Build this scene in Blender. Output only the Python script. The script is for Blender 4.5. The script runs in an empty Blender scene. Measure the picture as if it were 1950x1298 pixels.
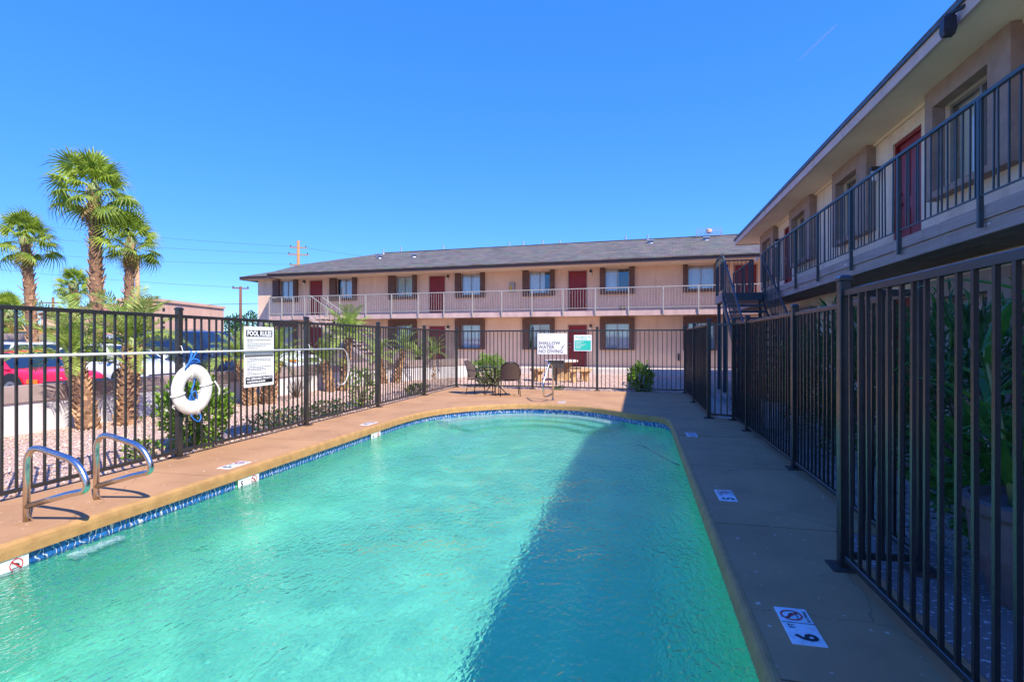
import bpy, math, random
from mathutils import Vector, Matrix
random.seed(7)
R = random.random
U = random.uniform
sc = bpy.context.scene
col = sc.collection

# ------------------------------------------------------------------ camera, sky, sun, exposure
cam_d = bpy.data.cameras.new('camera'); cam = bpy.data.objects.new('camera', cam_d); col.objects.link(cam)
cam.location = (0, 0, 1.4); cam.rotation_euler = (math.radians(90), 0, math.radians(13.12))
cam_d.sensor_width = 36; cam_d.lens = 19.16; cam_d.clip_start = .05; cam_d.clip_end = 20000
sc.camera = cam
SX, SY = .73, -.565                       # towards the sun, per unit of height
w = bpy.data.worlds.new('World'); sc.world = w; w.use_nodes = True
nt = w.node_tree; bg = nt.nodes['Background']
sky = nt.nodes.new('ShaderNodeTexSky'); sky.sky_type = 'NISHITA'; sky.sun_disc = False
sky.sun_elevation = math.atan(1 / math.hypot(SX, SY)); sky.sun_rotation = math.atan2(SX, SY)
sky.altitude = 350; sky.air_density = 1.0; sky.dust_density = .1; sky.ozone_density = 3.5
hsv = nt.nodes.new('ShaderNodeHueSaturation'); hsv.inputs['Saturation'].default_value = 1.25; hsv.inputs['Hue'].default_value = .506
nt.links.new(sky.outputs[0], hsv.inputs['Color'])
# the whole sky through one tone curve (clear desert air: the horizon stays blue), then a deep azure tint
sp_ = nt.nodes.new('ShaderNodeSeparateColor'); nt.links.new(hsv.outputs[0], sp_.inputs[0])
ma = nt.nodes.new('ShaderNodeMath'); ma.operation = 'MULTIPLY_ADD'; ma.inputs[1].default_value = .44; ma.inputs[2].default_value = 1; nt.links.new(sp_.outputs[2], ma.inputs[0])
dv = nt.nodes.new('ShaderNodeMath'); dv.operation = 'DIVIDE'; dv.inputs[0].default_value = 2.30; nt.links.new(ma.outputs[0], dv.inputs[1])
vm = nt.nodes.new('ShaderNodeVectorMath'); vm.operation = 'SCALE'; nt.links.new(hsv.outputs[0], vm.inputs[0]); nt.links.new(dv.outputs[0], vm.inputs['Scale'])
vt = nt.nodes.new('ShaderNodeVectorMath'); vt.operation = 'MULTIPLY'; vt.inputs[1].default_value = (.60, .92, 1.55); nt.links.new(vm.outputs[0], vt.inputs[0]); nt.links.new(vt.outputs[0], bg.inputs[0])
bg.inputs[1].default_value = .15
sd = bpy.data.lights.new('sun', 'SUN'); sd.energy = 3.9; sd.angle = math.radians(.53); sd.color = (1, .94, .86)
so = bpy.data.objects.new('sun', sd); col.objects.link(so)
so.rotation_euler = Vector((-SX, -SY, -1)).to_track_quat('-Z', 'Y').to_euler()
sc.view_settings.view_transform = 'Standard'; sc.view_settings.look = 'None'
sc.view_settings.exposure = 1.02; sc.view_settings.gamma = 1
sc.render.resolution_x = 1024; sc.render.resolution_y = 681
sc.cycles.max_bounces = 8; sc.cycles.transparent_max_bounces = 12

# ------------------------------------------------------------------ materials
def mat(name, c, rough=.65, metal=0., c2=None, scale=3., bump=0., bscale=40., bdist=.01, spec=.4, rnd=0., orand=0., detail=6, clearcoat=0., stretch=None, lo=.35, hi=.65):
    m = bpy.data.materials.new(name); m.use_nodes = True
    t = m.node_tree; N = t.nodes; L = t.links; p = N['Principled BSDF']
    p.inputs['Roughness'].default_value = rough; p.inputs['Metallic'].default_value = metal
    p.inputs['Specular IOR Level'].default_value = spec
    if clearcoat: p.inputs['Coat Weight'].default_value = clearcoat; p.inputs['Coat Roughness'].default_value = .06
    geo = N.new('ShaderNodeNewGeometry'); pos = geo.outputs['Position']
    if stretch:
        mp = N.new('ShaderNodeMapping'); mp.inputs['Scale'].default_value = stretch; L.new(pos, mp.inputs['Vector']); pos = mp.outputs[0]
    out = None
    if c2 is not None:
        n = N.new('ShaderNodeTexNoise'); n.inputs['Scale'].default_value = scale; n.inputs['Detail'].default_value = detail
        L.new(pos, n.inputs['Vector'])
        r = N.new('ShaderNodeMapRange'); r.inputs['From Min'].default_value = lo; r.inputs['From Max'].default_value = hi
        L.new(n.outputs['Fac'], r.inputs['Value'])
        mx = N.new('ShaderNodeMix'); mx.data_type = 'RGBA'; mx.inputs[6].default_value = (*c, 1); mx.inputs[7].default_value = (*c2, 1)
        L.new(r.outputs[0], mx.inputs[0]); out = mx.outputs[2]
    if rnd or orand:
        h = N.new('ShaderNodeHueSaturation')
        if out: L.new(out, h.inputs['Color'])
        else: h.inputs['Color'].default_value = (*c, 1)
        if rnd: src = geo.outputs['Random Per Island']; k = rnd
        else:
            oi = N.new('ShaderNodeObjectInfo'); src = oi.outputs['Random']; k = orand
        r = N.new('ShaderNodeMapRange'); r.inputs['To Min'].default_value = 1 - k; r.inputs['To Max'].default_value = 1 + k
        L.new(src, r.inputs['Value']); L.new(r.outputs[0], h.inputs['Value'])
        out = h.outputs[0]
    if out: L.new(out, p.inputs['Base Color'])
    else: p.inputs['Base Color'].default_value = (*c, 1)
    if bump:
        n = N.new('ShaderNodeTexNoise'); n.inputs['Scale'].default_value = bscale; n.inputs['Detail'].default_value = 5
        L.new(pos, n.inputs['Vector'])
        b = N.new('ShaderNodeBump'); b.inputs['Strength'].default_value = bump; b.inputs['Distance'].default_value = bdist
        L.new(n.outputs['Fac'], b.inputs['Height']); L.new(b.outputs[0], p.inputs['Normal'])
    return m

def leaf_mat(name, c, c2, trans=.3, rnd=.35, rough=.45, hue=.02):
    m = bpy.data.materials.new(name); m.use_nodes = True
    t = m.node_tree; N = t.nodes; L = t.links; p = N['Principled BSDF']
    geo = N.new('ShaderNodeNewGeometry')
    mx = N.new('ShaderNodeMix'); mx.data_type = 'RGBA'; mx.inputs[6].default_value = (*c, 1); mx.inputs[7].default_value = (*c2, 1)
    L.new(geo.outputs['Random Per Island'], mx.inputs[0])
    n = N.new('ShaderNodeTexNoise'); n.inputs['Scale'].default_value = 5; L.new(geo.outputs['Position'], n.inputs['Vector'])
    r = N.new('ShaderNodeMapRange'); r.inputs['From Min'].default_value = .3; r.inputs['From Max'].default_value = .7
    r.inputs['To Min'].default_value = 1 - rnd; r.inputs['To Max'].default_value = 1 + rnd; L.new(n.outputs['Fac'], r.inputs['Value'])
    h = N.new('ShaderNodeHueSaturation'); L.new(mx.outputs[2], h.inputs['Color']); L.new(r.outputs[0], h.inputs['Value'])
    L.new(h.outputs[0], p.inputs['Base Color']); p.inputs['Roughness'].default_value = rough; p.inputs['Specular IOR Level'].default_value = .35
    tr = N.new('ShaderNodeBsdfTranslucent'); L.new(h.outputs[0], tr.inputs['Color'])
    ms = N.new('ShaderNodeMixShader'); ms.inputs[0].default_value = trans
    L.new(p.outputs[0], ms.inputs[1]); L.new(tr.outputs[0], ms.inputs[2]); L.new(ms.outputs[0], N['Material Output'].inputs['Surface'])
    return m

def glass_mat(name, tint=(.8, .85, .85), refl=.12, rough=.02):
    m = bpy.data.materials.new(name); m.use_nodes = True
    t = m.node_tree; N = t.nodes; L = t.links; N.remove(N['Principled BSDF'])
    tr = N.new('ShaderNodeBsdfTransparent'); tr.inputs[0].default_value = (*tint, 1)
    g = N.new('ShaderNodeBsdfGlossy'); g.inputs['Roughness'].default_value = rough
    lw = N.new('ShaderNodeFresnel'); lw.inputs['IOR'].default_value = 1.5
    ad = N.new('ShaderNodeMath'); ad.operation = 'ADD'; ad.inputs[1].default_value = refl; ad.use_clamp = True
    L.new(lw.outputs[0], ad.inputs[0])
    ms = N.new('ShaderNodeMixShader'); L.new(ad.outputs[0], ms.inputs[0]); L.new(tr.outputs[0], ms.inputs[1]); L.new(g.outputs[0], ms.inputs[2])
    L.new(ms.outputs[0], N['Material Output'].inputs['Surface'])
    return m

def concrete_mat(name, c, c2, speck, specks=True, bump=.35):
    """trowelled deck paint: broad tone changes, drips and stains with their own outline, pale chips"""
    m = mat(name, c, .8, c2=c2, scale=1.3, bump=bump, bscale=55, bdist=.006, detail=9)
    N = m.node_tree.nodes; L = m.node_tree.links; p = N['Principled BSDF']
    src = p.inputs['Base Color'].links[0].from_socket
    geo = N.new('ShaderNodeNewGeometry')
    def layer(src, scale, lo, hi, colr, amt, det=3):
        n = N.new('ShaderNodeTexNoise'); n.inputs['Scale'].default_value = scale; n.inputs['Detail'].default_value = det
        L.new(geo.outputs['Position'], n.inputs['Vector'])
        r = N.new('ShaderNodeMapRange'); r.inputs['From Min'].default_value = lo; r.inputs['From Max'].default_value = hi; r.inputs['To Max'].default_value = amt
        L.new(n.outputs['Fac'], r.inputs['Value'])
        x = N.new('ShaderNodeMix'); x.data_type = 'RGBA'; L.new(src, x.inputs[6]); x.inputs[7].default_value = (*colr, 1); L.new(r.outputs[0], x.inputs[0])
        return x.outputs[2]
    src = layer(src, 26, .63, .69, tuple(v * .75 for v in c), .55)
    src = layer(src, 90, .6, .8, tuple(v * .6 for v in c), .5)
    if specks: src = layer(src, 17, .665, .70, speck, .8, 6); src = layer(src, 2.6, .56, .72, tuple(v * .72 for v in c), .6, 8)
    v = N.new('ShaderNodeTexVoronoi'); v.feature = 'DISTANCE_TO_EDGE'; v.inputs['Scale'].default_value = .55; v.inputs['Randomness'].default_value = 1
    nz = N.new('ShaderNodeTexNoise'); nz.inputs['Scale'].default_value = 3; nz.inputs['Detail'].default_value = 6; L.new(geo.outputs['Position'], nz.inputs['Vector'])
    av = N.new('ShaderNodeVectorMath'); av.operation = 'MULTIPLY_ADD'; av.inputs[1].default_value = (.35, .35, .35); L.new(nz.outputs['Color'], av.inputs[0]); L.new(geo.outputs['Position'], av.inputs[2]); L.new(av.outputs[0], v.inputs['Vector'])
    r = N.new('ShaderNodeMapRange'); r.inputs['From Min'].default_value = .0016; r.inputs['From Max'].default_value = .004; r.inputs['To Min'].default_value = .5; r.inputs['To Max'].default_value = 0; L.new(v.outputs['Distance'], r.inputs['Value'])
    x = N.new('ShaderNodeMix'); x.data_type = 'RGBA'; L.new(src, x.inputs[6]); x.inputs[7].default_value = (*[q * .35 for q in c], 1); L.new(r.outputs[0], x.inputs[0]); src = x.outputs[2]
    L.new(src, p.inputs['Base Color'])
    return m

K = {}
K['deck'] = concrete_mat('deck_concrete', (.465, .25, .112), (.38, .20, .088), (.68, .53, .39))
K['coping'] = mat('coping_paint', (.44, .245, .086), .75, c2=(.35, .19, .066), scale=9, bump=.4, bscale=45, bdist=.008)
K['plaster'] = mat('pool_plaster', (.26, .82, .53), .8, c2=(.21, .74, .475), scale=1.6, bump=.1, bscale=12)
K['step'] = mat('pool_step_plaster', (.80, .88, .80), .8, c2=(.72, .84, .74), scale=4)
K['tile_plain'] = mat('tile_dark_band', (.02, .09, .12), .15, spec=.6)
K['white_tile'] = mat('white_tile', (.78, .78, .76), .25, c2=(.68, .68, .66), scale=20)
K['black'] = mat('black_paint', (.012, .012, .014), .5)
K['red'] = mat('red_paint', (.5, .03, .03), .5)
K['fence'] = mat('fence_grey_enamel', (.019, .019, .018), .27, c2=(.027, .026, .024), scale=7, spec=.55, bump=.05, bscale=80)
K['rust'] = mat('rusty_plate', (.10, .05, .03), .8, c2=(.03, .025, .022), scale=30)
K['steel'] = mat('stainless_tube', (.70, .64, .56), .24, 1., c2=(.6, .57, .52), scale=25)
K['alu'] = mat('white_aluminium', (.72, .74, .70), .4, c2=(.62, .64, .6), scale=14)
K['ringwhite'] = mat('ring_plastic', (.80, .77, .70), .5, c2=(.66, .62, .54), scale=11, bump=.1, bscale=30)
K['ropeblue'] = mat('blue_rope', (.02, .16, .55), .6)
K['sign'] = mat('sign_white', (.82, .82, .80), .4)
K['signgreen'] = mat('sign_green', (.03, .50, .36), .4)
K['textgrey'] = mat('sign_small_print', (.12, .12, .12), .6)
K['stucco_pink'] = mat('stucco_pink', (.84, .59, .41), .85, c2=(.76, .52, .35), scale=1.2, bump=.5, bscale=30, bdist=.02)
K['stucco_tan'] = mat('stucco_lilac', (.80, .64, .47), .85, c2=(.71, .56, .41), scale=1.5, bump=.9, bscale=24, bdist=.02)
K['brown'] = mat('brown_stucco_trim', (.155, .085, .062), .8, c2=(.12, .066, .05), scale=4, bump=.4, bscale=40)
K['taupe'] = mat('taupe_stucco_trim', (.36, .245, .185), .85, c2=(.29, .195, .15), scale=5, bump=.8, bscale=30, bdist=.015)
K['fascia'] = mat('fascia_brown', (.11, .062, .05), .6)
K['fascia2'] = mat('fascia_mauve', (.60, .44, .37), .7, c2=(.52, .38, .32), scale=6, stretch=(1, .2, 6), bump=.2)
K['slab'] = mat('balcony_edge_pink', (.62, .43, .36), .8, c2=(.5, .34, .29), scale=3)
K['boards'] = mat('weathered_fascia_board', (.36, .28, .25), .8, c2=(.28, .215, .195), scale=5, stretch=(1, .3, 8), bump=.3)
K['soffit'] = mat('soffit_paint', (.82, .67, .47), .8, c2=(.76, .61, .42), scale=1.5)
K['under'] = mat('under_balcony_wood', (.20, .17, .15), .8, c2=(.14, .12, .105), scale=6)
K['reddoor'] = mat('red_door_paint', (.26, .018, .015), .45, c2=(.21, .014, .012), scale=3, spec=.4)
K['doorframe'] = mat('door_frame', (.40, .28, .23), .7)
K['alu_frame'] = mat('window_frame', (.30, .28, .26), .4, .6)
K['glass'] = glass_mat('window_glass', (.95, .96, .95), .13)
K['blind'] = mat('blind_white', (.88, .87, .82), .6)
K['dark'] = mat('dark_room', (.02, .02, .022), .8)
K['railwhite'] = mat('railing_pale', (.40, .37, .32), .5, c2=(.33, .30, .26), scale=9)
K['railgreen'] = mat('railing_blue_green', (.045, .075, .082), .45, c2=(.055, .06, .06), scale=10)
K['concrete'] = mat('pale_concrete', (.62, .54, .46), .85, c2=(.52, .44, .37), scale=2.5, bump=.2)
K['whitewall'] = mat('white_stucco', (.74, .70, .66), .85, c2=(.64, .59, .55), scale=2, bump=.4, bscale=35)
K['wallcap'] = mat('wall_cap_mauve', (.40, .30, .26), .85, c2=(.33, .245, .21), scale=3, bump=.4, bscale=35)
K['asphalt'] = mat('asphalt', (.085, .082, .08), .9, c2=(.06, .058, .057), scale=2, bump=.4, bscale=90)
K['ground'] = mat('decomposed_granite', (.62, .44, .34), .95, c2=(.50, .34, .26), scale=22, bump=.8, bscale=70, bdist=.03, detail=8)
K['stone'] = mat('gravel_stone', (.68, .48, .37), .9, c2=(.56, .38, .285), scale=9, rnd=.34)
K['stone_shaded'] = mat('gravel_stone_shaded', (.34, .27, .25), .9, rnd=.4)  # darker copy of the pink gravel, with the strip's shade put into the colour
K['trunk'] = mat('palm_trunk', (.28, .145, .075), .9, c2=(.16, .085, .05), scale=14, rnd=.3, bump=.5, bscale=30)
K['boot'] = mat('palm_boot', (.56, .34, .17), .85, c2=(.36, .20, .10), scale=16, rnd=.45)
K['thatch'] = mat('dead_frond', (.36, .24, .10), .85, rnd=.45)
K['fan'] = leaf_mat('fan_palm_leaf', (.26, .37, .035), (.46, .54, .07), .42)
K['fan2'] = leaf_mat('fan_palm_leaf_old', (.18, .28, .035), (.34, .42, .06), .42)
K['fandry'] = leaf_mat('fan_palm_leaf_yellow', (.55, .38, .05), (.40, .30, .06), .3)
K['date'] = leaf_mat('date_palm_leaf', (.26, .36, .06), (.42, .52, .10), .35)
K['petiole'] = mat('petiole', (.26, .30, .10), .6)
K['leaf'] = leaf_mat('shrub_leaf', (.12, .25, .02), (.29, .44, .05), .3)
K['leafdark'] = leaf_mat('oleander_leaf', (.035, .10, .025), (.07, .17, .04), .25)
K['leafcorn'] = leaf_mat('broad_leaf', (.05, .17, .03), (.10, .26, .04), .4, .2)
K['twig'] = mat('twig', (.14, .09, .055), .9)
K['flower_o'] = mat('flower_orange', (.85, .30, .02), .6, rnd=.3)
K['flower_y'] = mat('flower_yellow', (.85, .55, .03), .6, rnd=.2)
K['flower_w'] = mat('flower_white', (.85, .80, .82), .6)
K['wicker'] = mat('brown_wicker', (.10, .062, .05), .7, c2=(.06, .04, .032), scale=60, bump=.5, bscale=150)
K['chairmetal'] = mat('bronze_tube', (.045, .038, .036), .35, .3)
K['tableglass'] = glass_mat('table_glass', (.55, .6, .6), .15)
K['picnic'] = mat('tan_concrete', (.56, .35, .17), .85, c2=(.46, .28, .13), scale=8, bump=.3)
K['grill'] = mat('black_iron', (.045, .042, .04), .6, c2=(.08, .06, .05), scale=20)
K['pot'] = mat('weathered_pot', (.17, .125, .11), .85, c2=(.12, .09, .08), scale=9, bump=.3)
K['potwhite'] = mat('white_pot', (.62, .64, .64), .5)
K['tyre'] = mat('tyre', (.02, .02, .02), .8)
K['rim'] = mat('wheel_rim', (.45, .45, .46), .35, .8)
K['carglass'] = mat('car_glass', (.015, .03, .045), .04, spec=.9)
K['chrome'] = mat('chrome', (.7, .7, .72), .12, 1.)
K['lampclear'] = mat('headlamp', (.75, .75, .7), .15, spec=.8)
K['amber'] = mat('amber_lens', (.85, .22, .02), .25)
K['plastic'] = mat('black_plastic', (.025, .025, .027), .5)
K['wood'] = mat('utility_pole_wood', (.40, .23, .09), .85, c2=(.30, .16, .06), scale=8, stretch=(4, 4, .3))
K['wooddark'] = mat('utility_pole_dark', (.17, .07, .04), .85)
K['wire'] = mat('wire', (.09, .09, .10), .6)
K['adobe'] = mat('adobe_pink', (.70, .42, .28), .85, c2=(.62, .36, .24), scale=1.5)
K['tileroof'] = mat('clay_roof', (.45, .20, .12), .85, c2=(.36, .15, .09), scale=6)
K['orangewall'] = mat('ochre_wall', (.58, .33, .09), .85)
K['galv'] = mat('galvanised', (.45, .46, .47), .4, .7)
K['lampglass'] = mat('lamp_glass', (.7, .68, .6), .3)
K['ext'] = mat('extinguisher_yellow', (.6, .4, .02), .5)

def streaks(m, amt=.35, sc_=(1.6, 1.6, .12), dark=.72):
    N = m.node_tree.nodes; L = m.node_tree.links; p = N['Principled BSDF']; lk = p.inputs['Base Color'].links
    if lk: src = lk[0].from_socket
    else:
        rgb = N.new('ShaderNodeRGB'); rgb.outputs[0].default_value = p.inputs['Base Color'].default_value; src = rgb.outputs[0]
    g = N.new('ShaderNodeNewGeometry'); mp = N.new('ShaderNodeMapping'); mp.inputs['Scale'].default_value = sc_; L.new(g.outputs['Position'], mp.inputs[0])
    n = N.new('ShaderNodeTexNoise'); n.inputs['Scale'].default_value = 2.2; n.inputs['Detail'].default_value = 9; n.inputs['Roughness'].default_value = .65; L.new(mp.outputs[0], n.inputs['Vector'])
    r = N.new('ShaderNodeMapRange'); r.inputs['From Min'].default_value = .5; r.inputs['From Max'].default_value = .68; r.inputs['To Max'].default_value = amt; L.new(n.outputs['Fac'], r.inputs['Value'])
    x = N.new('ShaderNodeMix'); x.data_type = 'RGBA'; x.blend_type = 'MULTIPLY'; L.new(src, x.inputs[6]); x.inputs[7].default_value = (dark, dark * .95, dark * .9, 1); L.new(r.outputs[0], x.inputs[0]); L.new(x.outputs[2], p.inputs['Base Color'])
for k_ in ('stucco_pink', 'stucco_tan', 'slab', 'whitewall', 'boards', 'fascia2', 'adobe'): streaks(K[k_], .5)
streaks(K['white_tile'], .6, (14, 14, 14), .6); streaks(K['sign'], .35, (9, 9, 2), .75); streaks(K['fence'], .6, (12, 12, 3), 1.35)
def flecks(m, scale, lo, colr):
    N = m.node_tree.nodes; L = m.node_tree.links; p = N['Principled BSDF']; src = p.inputs['Base Color'].links[0].from_socket
    g = N.new('ShaderNodeNewGeometry'); mp = N.new('ShaderNodeMapping'); mp.inputs['Scale'].default_value = (1, .45, 1.6); L.new(g.outputs['Position'], mp.inputs[0])
    n = N.new('ShaderNodeTexNoise'); n.inputs['Scale'].default_value = scale; n.inputs['Detail'].default_value = 5; L.new(mp.outputs[0], n.inputs['Vector'])
    r = N.new('ShaderNodeMapRange'); r.inputs['From Min'].default_value = lo; r.inputs['From Max'].default_value = lo + .015; r.inputs['To Max'].default_value = .9; L.new(n.outputs['Fac'], r.inputs['Value'])
    x = N.new('ShaderNodeMix'); x.data_type = 'RGBA'; L.new(src, x.inputs[6]); x.inputs[7].default_value = (*colr, 1); L.new(r.outputs[0], x.inputs[0]); L.new(x.outputs[2], p.inputs['Base Color'])
flecks(K['boards'], 9, .69, (.62, .58, .52))
def shingle_mat():
    m = mat('grey_shingles', (.115, .108, .10), .9)
    N = m.node_tree.nodes; L = m.node_tree.links; p = N['Principled BSDF']
    tc = N.new('ShaderNodeTexCoord'); mp = N.new('ShaderNodeMapping'); L.new(tc.outputs['Object'], mp.inputs[0])
    b = N.new('ShaderNodeTexBrick'); b.inputs['Scale'].default_value = 1; b.inputs['Brick Width'].default_value = .33; b.inputs['Row Height'].default_value = .14
    b.inputs['Mortar Size'].default_value = .006; b.inputs['Color1'].default_value = (.130, .110, .084, 1); b.inputs['Color2'].default_value = (.070, .060, .047, 1)
    b.inputs['Mortar'].default_value = (.04, .04, .04, 1); b.inputs['Bias'].default_value = -.1; L.new(mp.outputs[0], b.inputs['Vector'])
    n = N.new('ShaderNodeTexNoise'); n.inputs['Scale'].default_value = 1.6; n.inputs['Detail'].default_value = 8; L.new(tc.outputs['Object'], n.inputs['Vector'])
    mx = N.new('ShaderNodeMix'); mx.data_type = 'RGBA'; mx.blend_type = 'OVERLAY'; mx.inputs[0].default_value = .6
    L.new(b.outputs['Color'], mx.inputs[6]); L.new(n.outputs['Color'], mx.inputs[7])
    h = N.new('ShaderNodeHueSaturation'); h.inputs['Saturation'].default_value = .75; h.inputs['Value'].default_value = 1.15; L.new(mx.outputs[2], h.inputs['Color'])
    L.new(h.outputs[0], p.inputs['Base Color'])
    bu = N.new('ShaderNodeBump'); bu.inputs['Strength'].default_value = .6; bu.inputs['Distance'].default_value = .02
    L.new(b.outputs['Fac'], bu.inputs['Height']); bu.invert = True; L.new(bu.outputs[0], p.inputs['Normal'])
    return m
K['shingle'] = shingle_mat()

def tile_mat():
    """glazed cobalt tile: mottled blue glaze with pale scrolls, dark green band along the top"""
    m = mat('cobalt_tile', (.010, .055, .24), .12, c2=(.03, .17, .45), scale=60, spec=.6)
    N = m.node_tree.nodes; L = m.node_tree.links; p = N['Principled BSDF']; src = p.inputs['Base Color'].links[0].from_socket
    g = N.new('ShaderNodeNewGeometry')
    v = N.new('ShaderNodeTexWave'); v.wave_type = 'RINGS'; v.inputs['Scale'].default_value = 6; v.inputs['Distortion'].default_value = 9; v.inputs['Detail'].default_value = 1
    v.inputs['Detail Scale'].default_value = 2.2; L.new(g.outputs['Position'], v.inputs['Vector'])
    r = N.new('ShaderNodeMapRange'); r.inputs['From Min'].default_value = .90; r.inputs['From Max'].default_value = .97; L.new(v.outputs['Fac'], r.inputs['Value'])
    x = N.new('ShaderNodeMix'); x.data_type = 'RGBA'; L.new(src, x.inputs[6]); x.inputs[7].default_value = (.62, .60, .58, 1); L.new(r.outputs[0], x.inputs[0])
    L.new(x.outputs[2], p.inputs['Base Color'])
    return m
K['tile'] = tile_mat()

def water_mat():
    m = bpy.data.materials.new('pool_water'); m.use_nodes = True
    t = m.node_tree; N = t.nodes; L = t.links; N.remove(N['Principled BSDF'])
    rf = N.new('ShaderNodeBsdfRefraction'); rf.inputs['IOR'].default_value = 1.33; rf.inputs['Roughness'].default_value = 0; rf.inputs['Color'].default_value = (.86, .98, .98, 1)
    gl = N.new('ShaderNodeBsdfGlossy'); gl.inputs['Roughness'].default_value = .02
    fr = N.new('ShaderNodeFresnel'); fr.inputs['IOR'].default_value = 1.33
    g = N.new('ShaderNodeNewGeometry'); mp = N.new('ShaderNodeMapping'); mp.inputs['Scale'].default_value = (1, .55, 1); mp.inputs['Rotation'].default_value = (0, 0, .3); L.new(g.outputs['Position'], mp.inputs[0])
    n1 = N.new('ShaderNodeTexNoise'); n1.inputs['Scale'].default_value = 26; n1.inputs['Detail'].default_value = 2; n1.inputs['Distortion'].default_value = .5; L.new(mp.outputs[0], n1.inputs['Vector'])
    n2 = N.new('ShaderNodeTexNoise'); n2.inputs['Scale'].default_value = 1.1; n2.inputs['Detail'].default_value = 2; L.new(mp.outputs[0], n2.inputs['Vector'])
    r2 = N.new('ShaderNodeMapRange'); r2.inputs['From Min'].default_value = .35; r2.inputs['From Max'].default_value = .65; r2.inputs['To Min'].default_value = .4; L.new(n2.outputs['Fac'], r2.inputs['Value'])
    b = N.new('ShaderNodeBump'); b.inputs['Distance'].default_value = .034; L.new(r2.outputs[0], b.inputs['Strength']); L.new(n1.outputs['Fac'], b.inputs['Height'])
    L.new(b.outputs[0], gl.inputs['Normal']); L.new(b.outputs[0], fr.inputs['Normal']); 
    b3 = N.new('ShaderNodeBump'); b3.inputs['Distance'].default_value = .011; L.new(r2.outputs[0], b3.inputs['Strength']); L.new(n1.outputs['Fac'], b3.inputs['Height']); L.new(b3.outputs[0], rf.inputs['Normal'])
    m2 = N.new('ShaderNodeMixShader'); L.new(fr.outputs[0], m2.inputs[0]); L.new(rf.outputs[0], m2.inputs[1]); L.new(gl.outputs[0], m2.inputs[2])
    L.new(m2.outputs[0], N['Material Output'].inputs['Surface'])
    return m
K['water'] = water_mat()

# ------------------------------------------------------------------ mesh helpers
class MB:
    def __init__(s): s.v = []; s.f = []
    def quad(s, *p):
        i = len(s.v); s.v += [tuple(q) for q in p]; s.f.append(tuple(range(i, i + len(p)))); return s
    def box(s, x0, x1, y0, y1, z0, z1):
        i = len(s.v)
        s.v += [(x0, y0, z0), (x1, y0, z0), (x1, y1, z0), (x0, y1, z0), (x0, y0, z1), (x1, y0, z1), (x1, y1, z1), (x0, y1, z1)]
        s.f += [tuple(i + k for k in q) for q in ((3, 2, 1, 0), (4, 5, 6, 7), (0, 1, 5, 4), (1, 2, 6, 5), (2, 3, 7, 6), (3, 0, 4, 7))]; return s
    def bbox(s, x0, x1, y0, y1, z0, z1, b=.01):
        """box with chamfered vertical and top edges"""
        r0 = [(x0 + b, y0), (x1 - b, y0), (x1, y0 + b), (x1, y1 - b), (x1 - b, y1), (x0 + b, y1), (x0, y1 - b), (x0, y0 + b)]
        cx, cy = (x0 + x1) / 2, (y0 + y1) / 2
        r1 = [(x + (b if x < cx else -b), y + (b if y < cy else -b)) for x, y in r0]
        s.rings([[(x, y, z0) for x, y in r0], [(x, y, z1 - b) for x, y in r0], [(x, y, z1) for x, y in r1]]); return s
    def rings(s, rs, closed=True, cap=True):
        n = len(rs[0]); i = len(s.v)
        for r in rs: s.v += [tuple(p) for p in r]
        for a in range(len(rs) - 1):
            for k in range(n if closed else n - 1):
                k2 = (k + 1) % n
                s.f.append((i + a * n + k, i + a * n + k2, i + (a + 1) * n + k2, i + (a + 1) * n + k))
        if cap and closed:
            s.f.append(tuple(i + k for k in reversed(range(n)))); s.f.append(tuple(i + (len(rs) - 1) * n + k for k in range(n)))
        return s
    def tube(s, pts, r, n=8, closed=False, cap=True):
        P = [Vector(p) for p in pts]; m = len(P); rs = []; up = None
        for k in range(m):
            if closed: d = (P[(k + 1) % m] - P[k - 1])
            else: d = (P[min(k + 1, m - 1)] - P[max(k - 1, 0)])
            d.normalize()
            if up is None:
                up = Vector((0, 0, 1)) if abs(d.z) < .9 else Vector((1, 0, 0))
            up = (up - d * up.dot(d)); up.normalize(); sd_ = d.cross(up)
            rr = r[k] if isinstance(r, (list, tuple)) else r
            rs.append([P[k] + (up * math.cos(2 * math.pi * j / n) + sd_ * math.sin(2 * math.pi * j / n)) * rr for j in range(n)])
        if closed:
            rs.append(rs[0]); return s.rings(rs, cap=False)
        return s.rings(rs, cap=cap)
    def bar(s, p, q, wd, ht=None):
        """rectangular bar between two points"""
        p = Vector(p); q = Vector(q); d = (q - p).normalized(); up = Vector((0, 0, 1)) if abs(d.z) < .95 else Vector((0, 1, 0))
        sd_ = d.cross(up).normalized(); up = sd_.cross(d); a = wd / 2; b = (ht or wd) / 2
        return s.rings([[c + sd_ * x + up * y for x, y in ((-a, -b), (a, -b), (a, b), (-a, b))] for c in (p, q)])
    def lathe(s, prof, n=24, c=(0, 0, 0)):
        return s.rings([[(c[0] + r * math.cos(2 * math.pi * k / n), c[1] + r * math.sin(2 * math.pi * k / n), c[2] + z) for k in range(n)] for r, z in prof])
    def prism(s, poly, z0, z1):
        return s.rings([[(x, y, z0) for x, y in poly], [(x, y, z1) for x, y in poly]])
    def mesh(s, name, m, smooth=False):
        me = bpy.data.meshes.new(name); me.from_pydata([tuple(p) for p in s.v], [], s.f); me.validate()
        me.materials.append(m)
        if smooth: me.polygons.foreach_set('use_smooth', [True] * len(me.polygons))
        return me
    def build(s, name, m, parent=None, smooth=False, loc=None):
        return ob(name, s.mesh(name, m, smooth), parent, loc)

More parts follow.
